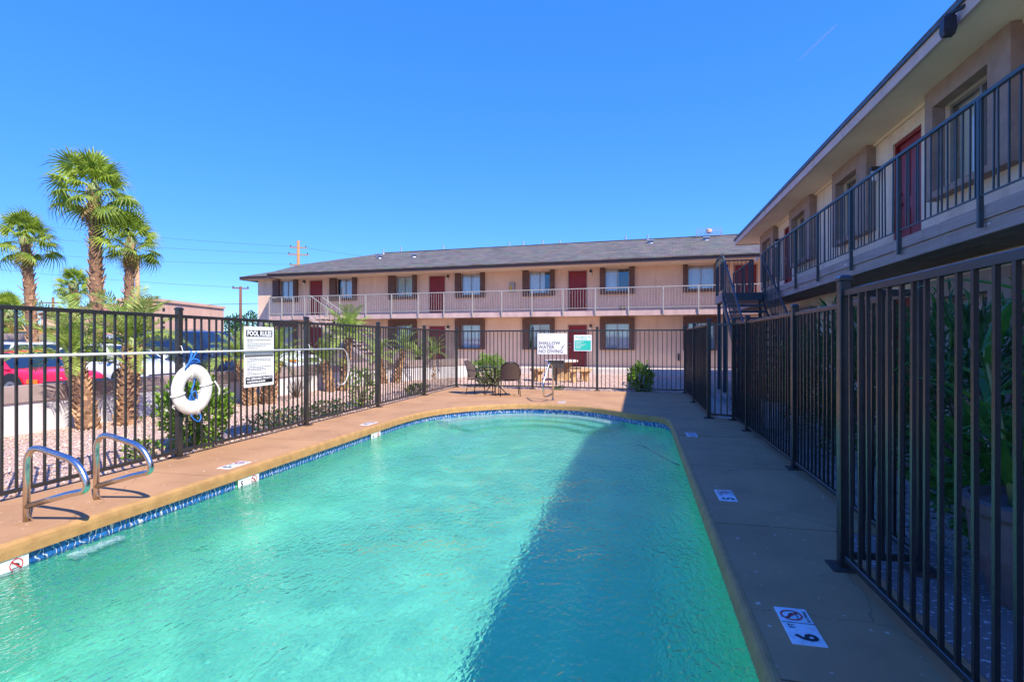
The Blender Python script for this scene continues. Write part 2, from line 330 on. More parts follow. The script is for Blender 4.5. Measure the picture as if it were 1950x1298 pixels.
def ob(name, me, parent=None, loc=None, rot=None, mw=None):
    o = bpy.data.objects.new(name, me); col.objects.link(o)
    if parent: o.parent = parent
    if mw is not None: o.matrix_local = mw
    else:
        if loc: o.location = loc
        if rot: o.rotation_euler = rot
    return o
def tag(o, label, cat=None, group=None, kind=None):
    if label: o['label'] = label
    if cat: o['category'] = cat
    if group: o['group'] = group
    if kind: o['kind'] = kind
    return o
def empty(name, loc=(0, 0, 0), rz=0, label=None, cat=None, group=None, parent=None):
    o = bpy.data.objects.new(name, None); col.objects.link(o); o.location = loc; o.rotation_euler = (0, 0, rz); o.empty_display_size = .1
    if parent: o.parent = parent
    return tag(o, label, cat, group)
def copy_tree(o, parent=None):
    c = o.copy(); col.objects.link(c); c.parent = parent
    for ch in list(o.children): copy_tree(ch, c)
    return c
def axes(loc, x, y, z): 
    return Matrix(((x[0], y[0], z[0], loc[0]), (x[1], y[1], z[1], loc[1]), (x[2], y[2], z[2], loc[2]), (0, 0, 0, 1)))
AX_LEFT = ((0, 1, 0), (0, 0, 1), (1, 0, 0))       # faces +X
AX_FAR = ((1, 0, 0), (0, 0, 1), (0, -1, 0))       # faces -Y
AX_DECK = ((0, 1, 0), (-1, 0, 0), (0, 0, 1))      # flat on the deck, read along +Y
def text(name, string, size, m, parent, x, y, z=.002, bold=0., align='LEFT', sx=1.):
    cu = bpy.data.curves.new(name, 'FONT'); cu.body = string; cu.size = size; cu.offset = bold; cu.align_x = align; cu.resolution_u = 2
    t = bpy.data.objects.new(name, cu); col.objects.link(t)
    me = bpy.data.meshes.new_from_object(t); bpy.data.objects.remove(t); bpy.data.curves.remove(cu)
    me.materials.clear(); me.materials.append(m)
    return ob(name, me, parent, mw=Matrix.Translation((x, y, z)) @ Matrix.Diagonal((sx, 1, 1, 1)))
def arc(cx, cy, r, a0, a1, n): return [(cx + r * math.cos(a0 + (a1 - a0) * k / n), cy + r * math.sin(a0 + (a1 - a0) * k / n)) for k in range(n + 1)]
def catmull(P, n=6):
    out = []
    for i in range(len(P) - 1):
        p0 = P[max(i - 1, 0)]; p1 = P[i]; p2 = P[i + 1]; p3 = P[min(i + 2, len(P) - 1)]
        for k in range(n):
            t = k / n
            out.append(tuple(.5 * (2 * b + (c - a) * t + (2 * a - 5 * b + 4 * c - d) * t * t + (3 * b - a - 3 * c + d) * t ** 3) for a, b, c, d in zip(p0, p1, p2, p3)))
    return out + [tuple(P[-1])]
# ------------------------------------------------------------------ ground
import numpy as np
g = MB(); X0, X1, Y0_, Y1_ = -5.42, 1.28, -3.9, 15.25; Bg = 600
for a in ((-Bg, X0, -Bg, Bg), (X1, Bg, -Bg, Bg), (X0, X1, -Bg, Y0_), (X0, X1, Y1_, Bg)):
    g.quad((a[0], a[2], -.04), (a[1], a[2], -.04), (a[1], a[3], -.04), (a[0], a[3], -.04))
tag(g.build('ground', K['ground']), None, kind='structure')
tag(MB().quad((-60, -30, -.032), (-9.75, -30, -.032), (-9.75, 70, -.032), (-60, 70, -.032)).build('parking_lot', K['asphalt']), None, kind='structure')

def gravel(name, regions, n, s0, s1, m, label, seed):
    rg = np.random.default_rng(seed)
    ar = np.array([(b - a) * (d - c) for a, b, c, d in regions]); pick = rg.choice(len(regions), n, p=ar / ar.sum()); rr = np.array(regions)[pick]
    cx = rr[:, 0] + rg.random(n) * (rr[:, 1] - rr[:, 0]); cy = rr[:, 2] + rg.random(n) * (rr[:, 3] - rr[:, 2])
    s = s0 + (s1 - s0) * rg.random(n) ** 2
    o = np.array([(1, 0, 0), (0, 1, 0), (-1, 0, 0), (0, -1, 0), (0, 0, .7), (0, 0, -.7)], float)
    v = o[None] * (s[:, None, None] * .5) * (.65 + .7 * rg.random((n, 6, 3)))
    an = rg.random(n) * 6.28; ca, sa = np.cos(an), np.sin(an)
    x = v[:, :, 0] * ca[:, None] - v[:, :, 1] * sa[:, None]; y = v[:, :, 0] * sa[:, None] + v[:, :, 1] * ca[:, None]
    z = v[:, :, 2] + x * (rg.random((n, 1)) - .5) * .8
    V = np.stack([x + cx[:, None], y + cy[:, None], z - .034 + s[:, None] * .12], 2).reshape(-1, 3)
    F = np.array([(0, 1, 4), (1, 2, 4), (2, 3, 4), (3, 0, 4), (1, 0, 5), (2, 1, 5), (3, 2, 5), (0, 3, 5)])
    F = (F[None] + (np.arange(n) * 6)[:, None, None]).reshape(-1)
    me = bpy.data.meshes.new(name); me.vertices.add(len(V)); me.vertices.foreach_set('co', V.ravel()); me.loops.add(len(F)); me.loops.foreach_set('vertex_index', F)
    nf = len(F) // 3; me.polygons.add(nf); me.polygons.foreach_set('loop_start', np.arange(nf) * 3); me.update(calc_edges=True); me.validate()
    me.materials.append(m)
    return tag(ob(name, me), label, 'gravel', kind='stuff')
gravel('gravel', [(-9.2, -5.46, 2.5, 16), (-9.2, -5.5, 16, 23.2)], 32000, .016, .05, K['stone'], 'pink granite gravel between pool fence and low white wall', 1)
gravel('gravel', [(-5.5, 3.2, 15.5, 23.2)], 15000, .02, .055, K['stone'], 'pink granite gravel in front of the back apartment block', 2)
gravel('gravel', [(1.98, 4.1, 1.5, 15), (1.8, 4.1, 4, 15)], 9000, .016, .05, K['stone_shaded'], 'shaded gravel between right fence and balcony block', 3)

# ------------------------------------------------------------------ pool outline (edge of the coping), counter-clockwise
ctrl = [(.50, 9.9), (.475, 10.15), (.36, 10.45), (.1, 10.63), (-.14, 10.80), (-.5, 11.24), (-1.1, 11.72), (-1.72, 11.92), (-2.306, 11.93), (-2.8, 11.77), (-3.25, 11.48), (-3.65, 11.08), (-3.95, 10.6), (-4.13, 10.08), (-4.22, 9.5), (-4.25, 8.9)]
path = [(.52, -2.2 + k * .1) for k in range(121)] + catmull(ctrl, 5) + [(-4.25, 8.8 - k * .1) for k in range(111)]
def offset(P, d):
    out = []
    for i in range(len(P)):
        a = P[max(i - 1, 0)]; b = P[min(i + 1, len(P) - 1)]; dx, dy = b[0] - a[0], b[1] - a[1]; l = math.hypot(dx, dy)
        out.append((P[i][0] + dy / l * d, P[i][1] - dx / l * d))
    return out
def near(x, y): return min(range(len(path)), key=lambda i: (path[i][0] - x) ** 2 + (path[i][1] - y) ** 2)

K['flaked'] = mat('flaking_deck_paint', (.20, .15, .13), .85, c2=(.55, .50, .46), scale=34, lo=.60, hi=.625, detail=10)
deck = tag(empty('pool_deck', (0, 0, 0)), None, kind='structure')
po = offset(path, .051)
def slab(poly): MB().prism(poly, -.12, 0).build('deck_slab', K['deck'], deck)
G = .007
for y0, y1 in ((-2.2, .45), (.45, 2.45), (2.45, 4.45), (4.45, 6.45), (6.45, 8.45)):
    xr = 2.0 if y1 < 5 else 1.80
    if y1 < 5: slab([(.572, y0 + G), (1.40, y0 + G), (1.40, y1 - G), (.572, y1 - G)]); MB().prism([(1.405, y0 + G), (2.0, y0 + G), (2.0, y1 - G), (1.405, y1 - G)], -.12, -.004).build('deck_slab', K['flaked'], deck)
    else: slab([(.572, y0 + G), (xr, y0 + G), (xr, y1 - G), (.572, y1 - G)])
i0, i1, i2, i3 = near(.52, 8.5), near(.36, 10.45), near(-2.0, 11.95), near(-4.25, 8.9)
slab([(1.80, 8.45 + G), (1.80, 10.47 - G)] + [p for p in reversed(po[i0:i1 + 1])])
slab([(po[i1][0] + .002, po[i1][1] + 2 * G), (1.40, 10.47 + G), (1.40, 15.42), (po[i2][0] + G, 15.42)] + [(x, y) for x, y in reversed(po[i1 + 1:i2 + 1])])
slab([(po[i2][0] - G, 15.42), (-5.5, 15.75), (-5.5, po[i3][1] + G)] + [p for p in reversed(po[i2:i3 + 1])])
yy = po[i3][1]
while yy > -2.2:
    y2 = max(yy - 2.05, -2.2); slab([(-5.5, y2 + G), (-4.302, y2 + G), (-4.302, yy - G), (-5.5, yy - G)]); yy = y2
slab([(-5.5, -4), (2.0, -4), (2.0, -2.2 - G), (-5.5, -2.2 - G)])
# rounded tan edge
prof = [(.001, -.112), (0, -.05), (.004, -.022), (.015, -.006), (.030, .001), (.050, .002), (.050, -.112)]
offs = {d: offset(path, d) for d in {p[0] for p in prof}}
step = 0
while step < len(path) - 1:
    e = min(step + 20, len(path) - 1)
    rs = []
    for i in range(step, e + 1):
        q = [(*offs[d][i], z) for d, z in prof]
        if i == e and e < len(path) - 1:
            p = [(*offs[d][i - 1], z) for d, z in prof]; q = [tuple(a + (b - a) * .97 for a, b in zip(u, v)) for u, v in zip(p, q)]
        rs.append(q)
    MB().rings(rs).build('coping', K['coping'], deck, smooth=False); step = e

# ------------------------------------------------------------------ pool shell, steps, tiles
def depth(y): return 1.05 + .75 * min(1, max(0, (9.2 - y) / 6.2))
shell = MB(); rs = []
for d, fz in ((.056, 0), (.056, .55), (.02, .75), (-.12, .93), (-.35, 1.0)):
    o = offset(path, d)
    rs.append([(x, y, -.122 - depth(y) * fz) for x, y in o])
n = len(path); i = len(shell.v)
for r in rs: shell.v += r
for a in range(len(rs) - 1):
    for k in range(n):
        k2 = (k + 1) % n; shell.f.append((i + a * n + k, i + a * n + k2, i + (a + 1) * n + k2, i + (a + 1) * n + k))
last = rs[-1]; ys = sorted({round(p[1], 2) for p in last}); base = i + 4 * n
shell.f.append(tuple(base + k for k in range(n)))
sh = tag(shell.build('pool_shell', K['plaster']), None, kind='structure')
j0, j1 = near(-.35, 11.1), near(-4.0, 10.5)
for k, (d0, d1, z) in enumerate(((.05, -.27, -.33), (-.27, -.58, -.60), (-.58, -.90, -.88))):
    A = offset(path, d0)[j0:j1 + 1]; B_ = offset(path, d1)[j0:j1 + 1]
    MB().prism(B_ + list(reversed(A)), -1.5, z).build('pool_step', K['step'] if k == 0 else K['plaster'], sh)
MB().bbox(-4.30, -4.215, 3.30, 3.74, -.40, -.34).build('wall_step', K['step'], sh)

tiles_at = offset(path, .046); acc = 0; pitch = .0545; tm = MB().bbox(-.0252, .0252, -.004, .006, -.26, -.113, .002).mesh('tile', K['tile'])
plates = [(2.70, 3.02, '6'), (5.12, 5.45, '5'), (8.16, 8.48, '4')]
tl = [0]
for i in range(1, len(path)): tl.append(tl[-1] + math.hypot(tiles_at[i][0] - tiles_at[i - 1][0], tiles_at[i][1] - tiles_at[i - 1][1]))
def at_len(s):
    import bisect
    i = min(max(bisect.bisect(tl, s), 1), len(tl) - 1); f = (s - tl[i - 1]) / (tl[i] - tl[i - 1])
    a, b = tiles_at[i - 1], tiles_at[i]; return a[0] + (b[0] - a[0]) * f, a[1] + (b[1] - a[1]) * f, math.atan2(b[1] - a[1], b[0] - a[0])
s = 0; cnt = 0; rest = MB()
while s < tl[-1]:
    x, y, an = at_len(s)
    if not (x < -4 and any(a - .02 < y < b + .02 for a, b, _ in plates)):
        if (x < .45 or y > 9.9) and y > 2.6 and cnt < 300:
            ob('tile', tm, sh, loc=(x, y, 0), rot=(0, 0, an + math.pi)); cnt += 1
        elif y > -1:
            c_, s_ = math.cos(an), math.sin(an); m_ = MB().box(-.0262, .0262, -.004, .006, -.26, -.113); k0 = len(rest.v)
            rest.v += [(x + a * c_ - b * s_, y + a * s_ + b * c_, z) for a, b, z in m_.v]; rest.f += [tuple(q + k0 for q in f) for f in m_.f]
    s += pitch
tag(rest.build('tile_row', K['tile'], sh), None, kind='stuff')

def annulus(mb, cx, cy, r0, r1, z, n=28):
    for k in range(n):
        a, b = 2 * math.pi * k / n, 2 * math.pi * (k + 1) / n
        mb.quad(*[(cx + r * math.cos(t), cy + r * math.sin(t), z) for r, t in ((r0, a), (r1, a), (r1, b), (r0, b))])
def no_diving(parent, cx, cy, r, z=.003, mats=None):
    f = MB()                                          # diving figure
    annulus(f, cx + r * .28, cy + r * .02, 0, r * .13, z - .0008, 10)
    def ln(a, b, w_):
        dx, dy = b[0] - a[0], b[1] - a[1]; l = math.hypot(dx, dy); nx, ny = -dy / l * w_ * r, dx / l * w_ * r
        f.quad(*[(cx + r * p[0] + nx * q / 1, cy + r * p[1] + ny * q, z - .0008) for p, q in ((a, -.5), (b, -.5), (b, .5), (a, .5))])
    ln((.2, .1), (-.25, .3), .2); ln((-.25, .3), (-.6, .35), .13); ln((.15, .05), (.5, -.2), .1)
    ln((-.65, -.42), (.65, -.42), .06); ln((-.6, -.54), (.6, -.54), .05)
    f.build('diver_figure', K['black'], parent)
    a = MB(); annulus(a, cx, cy, r * .84, r, z)
    d = r * .9 * .7071; e = r * .075
    a.quad((cx - d - e, cy + d - e, z), (cx - d + e, cy + d + e, z), (cx + d + e, cy - d + e, z), (cx + d - e, cy - d - e, z))
    a.build('prohibition_ring', K['red'], parent)
for y0, y1, num in plates:
    p = ob('depth_tile', MB().bbox(0, y1 - y0, -.15, 0, 0, .008, .002).mesh('depth_tile', K['white_tile']), sh, mw=axes((-4.268, y0, -.1135), *AX_LEFT))
    no_diving(p, (y1 - y0) * .74, -.055, .045, .011); text('depth_numeral', num, .085, K['black'], p, .03, -.088, .0095, .002)
def deck_marker(x, y, num, half=.18):
    p = ob('depth_marker', MB().bbox(-half, half, -.076, .076, -.01, .005, .002).mesh('depth_marker', K['white_tile']), deck, mw=axes((x, y, 0), *AX_DECK))
    text('depth_numeral', num, .135, K['black'], p, -.15, -.05, .0065, .004, sx=1.05); text('feet_mark', 'FT', .04, K['black'], p, -.035, .025, .0065, .0005)
    no_diving(p, .095, .012, .052, .008); text('warning_text', 'NO DIVING', .022, K['black'], p, .035, -.064, .0065, .0004)
    MB().box(-.003, .003, -.074, .074, .004, .0062).build('divider_line', K['textgrey'], p, loc=(.02, 0, 0))
for x, y, num in ((.767, 2.93, '6'), (.765, 5.25, '5'), (.766, 8.56, '4'), (-4.445, 2.72, '6'), (-4.445, 5.28, '5'), (-4.46, 8.45, '4')): deck_marker(x, y, num)
deck_marker(-1.72, 12.45, '3', .16)

# water: a real rippled surface on a closed body that runs a little way under the coping
rg = np.random.default_rng(5); gx = np.linspace(-4.36, .62, 300); gy = np.linspace(-2.25, 12.05, 860); GX, GY = np.meshgrid(gx, gy); Z = np.zeros_like(GX)
for k in range(46):
    lam = .08 * (12.0 ** rg.random()); th = rg.normal(1.9, 1.0); kx, ky = np.cos(th) * 2 * np.pi / lam, np.sin(th) * 2 * np.pi / lam
    Z += lam * (.00014 if lam < .3 else .0005) * np.sin(kx * GX + ky * GY + rg.random() * 6.28 + .8 * np.sin(GX * rg.uniform(.5, 2) + GY * rg.uniform(.5, 2)))
n1, n2 = GX.shape; wv = np.stack([GX, GY, -.20 + Z], 2).reshape(-1, 3); idx = np.arange(n1 * n2).reshape(n1, n2)
q = np.stack([idx[:-1, :-1], idx[:-1, 1:], idx[1:, 1:], idx[1:, :-1]], 2).reshape(-1, 4)
rim = np.concatenate([idx[0, :], idx[1:, -1], idx[-1, -2::-1], idx[-2:0:-1, 0]]); nb = len(wv); low = wv[rim].copy(); low[:, 2] = -2.7
faces = [tuple(int(t) for t in f) for f in q] + [(int(rim[k]), nb + k, nb + (k + 1) % len(rim), int(rim[(k + 1) % len(rim)])) for k in range(len(rim))] + [tuple(nb + k for k in reversed(range(len(rim))))]
me = bpy.data.meshes.new('pool_water'); me.from_pydata([tuple(v) for v in wv] + [tuple(v) for v in low], [], faces); me.materials.append(K['water'])
me.polygons.foreach_set('use_smooth', [True] * len(q) + [False] * (len(faces) - len(q)))
water = tag(ob('pool_water', me), None, kind='structure')
water.cycles.is_caustics_caster = True; sd.cycles.is_caustics_light = True
for o_ in [sh] + list(sh.children): o_.cycles.is_caustics_receiver = True
pts = catmull([(.50, 7.3, -.19), (.35, 7.7, -.21), (.18, 8.2, -.215), (.05, 8.6, -.22), (-.05, 8.9, -.5)], 6)
tag(MB().tube(pts, .008, 8).build('pool_hose', K['textgrey'], smooth=True), 'dark cleaner hose dipping into the shaded right edge of the pool', 'hose')

# ------------------------------------------------------------------ fences
post_me = MB().bbox(-.033, .033, -.033, .033, 0, 1.775, .006); post_me.lathe([(.046, 1.775), (.046, 1.787), (.02, 1.806), (.001, 1.81)], 4)
post_me = post_me.mesh('post', K['fence'])
plate_me = MB().bbox(-.085, .085, -.085, .085, .001, .012, .003).mesh('base_plate', K['rust'])
cap_me = MB().rings([[(x * k, y * k, z) for x, y in ((-1, -1), (1, -1), (1, 1), (-1, 1))] for k, z in ((.037, 1.770), (.037, 1.788), (.026, 1.803), (.012, 1.808))]).mesh('cap', K['fence'])
post_me = MB().bbox(-.033, .033, -.033, .033, 0, 1.772, .006).mesh('post', K['fence'])
pick_me = MB().box(-.0095, .0095, -.0095, .0095, .075, 1.69).mesh('picket', K['fence'])
def fence(name, label, posts, sp, cat='fence', skip_first=False, group=None):
    x, y = posts[0]; root = empty(name, (x, y, 0), 0, label, cat, group)
    for i, p in enumerate(posts):
        if i == 0 and skip_first: pass
        else:
            o = ob('post', post_me, root, loc=(p[0] - x, p[1] - y, 0)); ob('cap', cap_me, o); ob('base_plate', plate_me, o)
        if i + 1 < len(posts):
            q = posts[i + 1]; dx, dy = q[0] - p[0], q[1] - p[1]; L_ = math.hypot(dx, dy); an = math.atan2(dy, dx)
            for z0, z1, nm in ((1.675, 1.715, 'top_rail'), (.058, .094, 'bottom_rail')):
                MB().bbox(.034, L_ - .034, -.0175, .0175, z0, z1, .004).build(nm, K['fence'], root, loc=(p[0] - x, p[1] - y, 0)).rotation_euler = (0, 0, an)
            n_ = max(1, round(L_ / sp))
            for k in range(1, n_):
                t = k / n_
                ob('picket', pick_me, root, loc=(p[0] - x + dx * t, p[1] - y + dy * t, 0), rot=(U(-.004, .004), U(-.004, .004), an))
    return root
LX = -5.39
fence('pool_fence', 'dark grey picket fence left of the pool with rules sign and life ring', [(LX, 2.9 - 2.575), (LX, 2.9), (LX, 5.475), (LX, 8.05), (LX, 10.61), (LX, 13.17), (LX, 15.72)], .117)
fence('pool_fence', 'dark grey picket fence across the far end of the pool deck', [(LX, 15.72), (-3.02, 15.6), (-1.15, 15.5), (1.21, 15.36)], .117, skip_first=True)
fence('pool_fence', 'dark picket fence on the far right of the deck, beyond the recess', [(1.21, 15.36), (1.225, 13.04), (1.235, 10.45)], .117, skip_first=True)
fence('pool_fence', 'short dark fence panel stepping sideways at the far end of the recess', [(1.235, 10.45), (1.63, 10.28)], .105, skip_first=True)
fence('pool_fence', 'dark picket fence set back in front of the flowering oleanders', [(1.63, 10.28), (1.645, 9.11), (1.665, 6.53), (1.675, 3.80)], .117, skip_first=True)
fence('pool_fence', 'short dark fence panel behind the nearest big post at right', [(1.675, 3.80), (1.235, 3.75)], .105, skip_first=True)
fence('pool_fence', 'nearest dark picket fence running to the right edge of the photo', [(1.235, 3.75), (1.29, 1.15), (1.34, -1.4)], .117, skip_first=True)

# ------------------------------------------------------------------ things on the fences
ring = empty('life_ring', (LX + .075, 5.60, .81), 0, 'weathered white life ring with blue rope hung on the left fence', 'life ring')
tor = MB(); N_ = 48; rsn = []
for k in range(N_):
    a = 2 * math.pi * k / N_
    rsn.append([((.045 * math.sin(b)), math.cos(a) * (.222 + .086 * math.cos(b)), math.sin(a) * (.225 + .086 * math.cos(b))) for b in [2 * math.pi * j / 14 for j in range(14)]])
rsn.append(rsn[0]); tor.rings(rsn, cap=False).build('ring_body', K['ringwhite'], ring, smooth=True)
for k in range(4):
    a = math.radians(12 + 90 * k); t = MB(); 
    pr = [(.049 * math.sin(b), math.cos(a) * (.222 + .091 * math.cos(b)), math.sin(a) * (.225 + .091 * math.cos(b))) for b in [2 * math.pi * j / 16 for j in range(16)]]
    MB().tube(pr, .010, 6, closed=True).build('strap', K['ringwhite'], ring, smooth=True)
pr = catmull([(.06, .29, .08), (.075, .35, -.02), (.06, .36, -.10)], 5); MB().tube(pr, .012, 6).build('loose_strap', K['ringwhite'], ring, smooth=True)
rp = catmull([(.0, -.02, .47), (.02, -.05, .36), (.045, -.10, .31), (.02, -.03, .38), (.05, .06, .34), (.01, .0, .30), (.0, .03, .10), (.02, -.04, -.05), (.01, .07, -.16), (.02, .02, -.02), (.0, -.05, -.12), (.01, .04, -.20), (.0, -.03, -.06), (.0, .0, -.24), (.02, -.03, -.33), (.03, .06, -.40), (.02, .11, -.34), (.0, .05, -.27)], 6)
MB().tube(rp, .008, 6).build('rope', K['ropeblue'], ring, smooth=True)
rp = catmull([(.02, -.02, .45), (.05, -.09, .36), (.05, -.16, .26), (.03, -.10, .30), (.045, -.04, .37), (.04, .08, .33), (.03, -.02, .34), (.05, -.12, .30), (.04, -.02, .40), (.03, .03, .46)], 6)
MB().tube(rp, .009, 6).build('rope', K['ropeblue'], ring, smooth=True)
pole = empty('rescue_pole', (LX + .05, 1.6, 1.27), 0, 'long white rescue pole with wire hook hung level on the left fence', 'rescue pole')
MB().tube([(0, 0, 0), (0, 7.35, -.012)], .0135, 12).build('shaft', K['alu'], pole, smooth=True)
hk = [(0, 7.33, -.01)] + [(.0, 7.45 + .30 * math.sin(t), -.34 + .33 * math.cos(t)) for t in [k * math.pi * 1.12 / 16 for k in range(17)]]
MB().tube(hk, .005, 6).build('hook', K['alu'], pole, smooth=True)
hk = [(.02, 7.33, -.01)] + [(.06, 7.40 + .20 * math.sin(t), -.34 + .33 * math.cos(t)) for t in [k * math.pi * 1.0 / 16 for k in range(17)]]
MB().tube(hk, .0045, 6).build('hook', K['alu'], pole, smooth=True)
for y in (3.86, 6.45):
    MB().tube([(-.03, y, .07), (.0, y, .07), (.024, y, .0), (.0, y, -.028), (-.03, y, -.02)], .005, 6).build('hanger', K['alu'], pole, smooth=True)

def small_print(parent, x0, x1, y, rows, h=.010, gap=.024, m=None, z=.0075):
    k = MB()
    for r_ in range(rows):
        x = x0; end = x1 if r_ < rows - 1 else x0 + (x1 - x0) * U(.2, .8)
        while x < end:
            wl = min(U(.012, .05), end - x); k.quad((x, y - r_ * gap, z), (x + wl, y - r_ * gap, z), (x + wl, y - r_ * gap + h, z), (x, y - r_ * gap + h, z)); x += wl + .008
    k.build('small_print', m or K['textgrey'], parent)
rs_ = ob('rules_sign', MB().bbox(0, .635, 0, .86, 0, .005, .002).mesh('rules_sign', K['sign']), None, mw=axes((LX + .024, 6.55, .745), *AX_LEFT))
tag(rs_, 'white POOL RULES board with black header hung on the left fence', 'sign')
MB().box(.04, .6, .715, .81, .005, .0065).build('header_panel', K['black'], rs_)
MB().box(.03, .605, .045, .145, .005, .0065).build('footer_panel', K['black'], rs_)
MB().box(.012, .623, .425, .462, .005, .0062).build('green_band', K['textgrey'], rs_)
text('header_text', 'POOL RULES', .098, K['sign'], rs_, .32, .73, .0075, .004, 'CENTER', .93)
text('footer_text', 'NO LIFEGUARD ON DUTY', .046, K['sign'], rs_, .318, .100, .0075, .0016, 'CENTER', .98)
small_print(rs_, .06, .58, .062, 1, .02, m=K['sign'])
for y, n_ in ((.665, 2), (.605, 2), (.555, 1), (.515, 1), (.395, 3), (.315, 1), (.28, 2), (.235, 1), (.205, 1), (.178, 1)): small_print(rs_, .06, .575, y, n_)
sh_ = ob('shallow_water_sign', MB().bbox(0, .86, 0, .60, 0, .005, .002).mesh('shallow_water_sign', K['sign']), None, mw=axes((-2.86, 15.505, 1.02), *AX_FAR))
tag(sh_, 'white SHALLOW WATER NO DIVING board on the far fence', 'sign')
for k, t in enumerate(('SHALLOW', 'WATER', 'NO DIVING')): text('sign_text', t, .135, K['black'], sh_, .03, .275 - k * .118, .0065, .0015)
f = MB(); f.quad((.71, .20, .007), (.735, .19, .007), (.79, .28, .007), (.785, .285, .007)); f.quad((.69, .18, .007), (.74, .185, .007), (.735, .20, .007), (.69, .19, .007)); f.quad((.70, .155, .007), (.715, .155, .007), (.73, .19, .007), (.72, .195, .007))
f.build('diver_figure', K['black'], sh_)
gs = ob('spanish_rules_sign', MB().bbox(0, .50, 0, .455, 0, .005, .002).mesh('spanish_rules_sign', K['sign']), None, mw=axes((-1.80, 15.478, 1.115), *AX_FAR))
tag(gs, 'small green and white Spanish pool rules sign on the far fence', 'sign')
MB().box(.022, .478, .022, .30, .005, .0062).build('green_panel', K['signgreen'], gs)
text('sign_text', 'REGLAMENTO DE', .052, K['signgreen'], gs, .25, .375, .0065, .001, 'CENTER'); text('sign_text', 'LA PISCINA', .052, K['signgreen'], gs, .25, .318, .0065, .001, 'CENTER')
for k in range(6): small_print(gs, .05, .45, .255 - k * .036, 1, .012, m=K['sign'])

# ------------------------------------------------------------------ grab rails
def rounded(pts, rad, n=6):
    out = [pts[0]]
    for i in range(1, len(pts) - 1):
        a, b, c = Vector(pts[i - 1]), Vector(pts[i]), Vector(pts[i + 1]); d0 = (a - b); d1 = (c - b); r = min(rad, d0.length * .48, d1.length * .48)
        p = b + d0.normalized() * r; q = b + d1.normalized() * r
        for k in range(n + 1):
            t = k / n; out.append(tuple(p * (1 - t) ** 2 + b * 2 * t * (1 - t) + q * t * t))
    return out + [pts[-1]]
def grab(x, y, label, rz=0, k=1.0):
    o = empty('grab_rail', (x, y, 0), rz, label, 'grab rail', 'paired pool grab rails on the left deck' if k == 1 else None)
    pts = rounded([(0, 0, -.02), (0, 0, .60 * k), (.50 * k, 0, .49 * k), (.62 * k, 0, .28 * k), (.42 * k, 0, .24 * k), (0, 0, .115 * k)], .17 * k, 7)
    MB().tube(pts, .024, 12).build('tube', K['steel'], o, smooth=True)
    MB().tube([(.02, .0, .03), (.052, 0, .03)], .008, 6).build('set_screw', K['steel'], o)
    return o
grab(-4.637, 3.27, 'nearer steel grab rail on the left deck edge')
grab(-4.675, 3.86, 'farther of the two steel grab rails on the left deck edge')
o = empty('handrail', (-1.98, 12.74, 0), math.radians(-93), 'bent steel handrail at the far steps of the pool', 'handrail')
pts = rounded([(0, 0, -.02), (0, 0, .72), (.12, .04, .95), (.45, .10, .50), (.62, .13, .16), (.22, .12, .02), (.05, .01, .16)], .12, 6)
pts = rounded([(0, 0, -.02), (0, 0, .80), (.10, -.06, .90), (.5, -.13, .40), (.42, -.12, .10), (.0, 0, .16)], .12, 6)
MB().tube(pts, .022, 10).build('tube', K['steel'], o, smooth=True)
MB().lathe([(.05, 0), (.05, .012), (.03, .02)], 14).build('escutcheon', K['steel'], o, smooth=False)
# ------------------------------------------------------------------ back apartment block (local x along the wall, y away from the pool)
bb = empty('apartment_block', (0, 26, 0), math.atan(-.063), 'two-storey pink stucco apartment block with grey shingle roof across the back', 'building')
XL, XR = -21.5, 9.0; F1, F2, SOF = .17, 2.79, 4.86
def P(name, m, mb, parent=bb, smooth=False): return mb.build(name, K[m], parent, smooth)
wins_x = [(-20.37, -18.74, -19.94, -18.98), (-16.61, -14.96, -16.21, -15.18), (-12.99, -11.37, -12.60, -11.58), (-9.17, -7.59, -8.88, -7.80), (-5.59, -4.0, -5.30, -4.21), (-1.80, -.21, -1.57, -.44), (1.95, 3.39, 2.16, 3.28)]
doors_x = [(-18.02, -17.13), (-10.70, -9.75), (-3.36, -2.40), (4.10, 5.07)]
# wall built as panels between the openings so that every window and door sits in a real recess
def wall_with_openings(parent, m, x0, x1, z0, z1, ops, th=.2, axis='x', c=0.):
    mb = MB(); xs = sorted({x0, x1} | {o[0] for o in ops} | {o[1] for o in ops})
    for a, b in zip(xs, xs[1:]):
        mid = (a + b) / 2; segs = [(z0, z1)]
        for o in ops:
            if o[0] < mid < o[1]:
                new = []
                for s0, s1 in segs:
                    if o[2] > s0: new.append((s0, min(o[2], s1)))
                    if o[3] < s1: new.append((max(o[3], s0), s1))
                segs = new
        for s0, s1 in segs:
            if axis == 'x': mb.box(a, b, c, c + th, s0, s1)
            else: mb.box(c, c + th, a, b, s0, s1)
    return mb.build('wall', K[m], parent)
ops = []
for w_ in wins_x: ops += [(w_[2], w_[3], 3.74, 4.80), (w_[2], w_[3], 1.04, 2.22)]
for d in doors_x: ops += [(d[0], d[1], F2, 4.80), (d[0], d[1], F1, 2.20)]
wall_with_openings(bb, 'stucco_pink', XL, XR, 0, 5.0, ops)
P('side_wall', 'stucco_pink', MB().box(XL, XL + .2, .2, 9, 0, 5.0)); P('room_back', 'dark', MB().box(XL + .3, XR - .1, 1.2, 1.3, 0, 4.95))
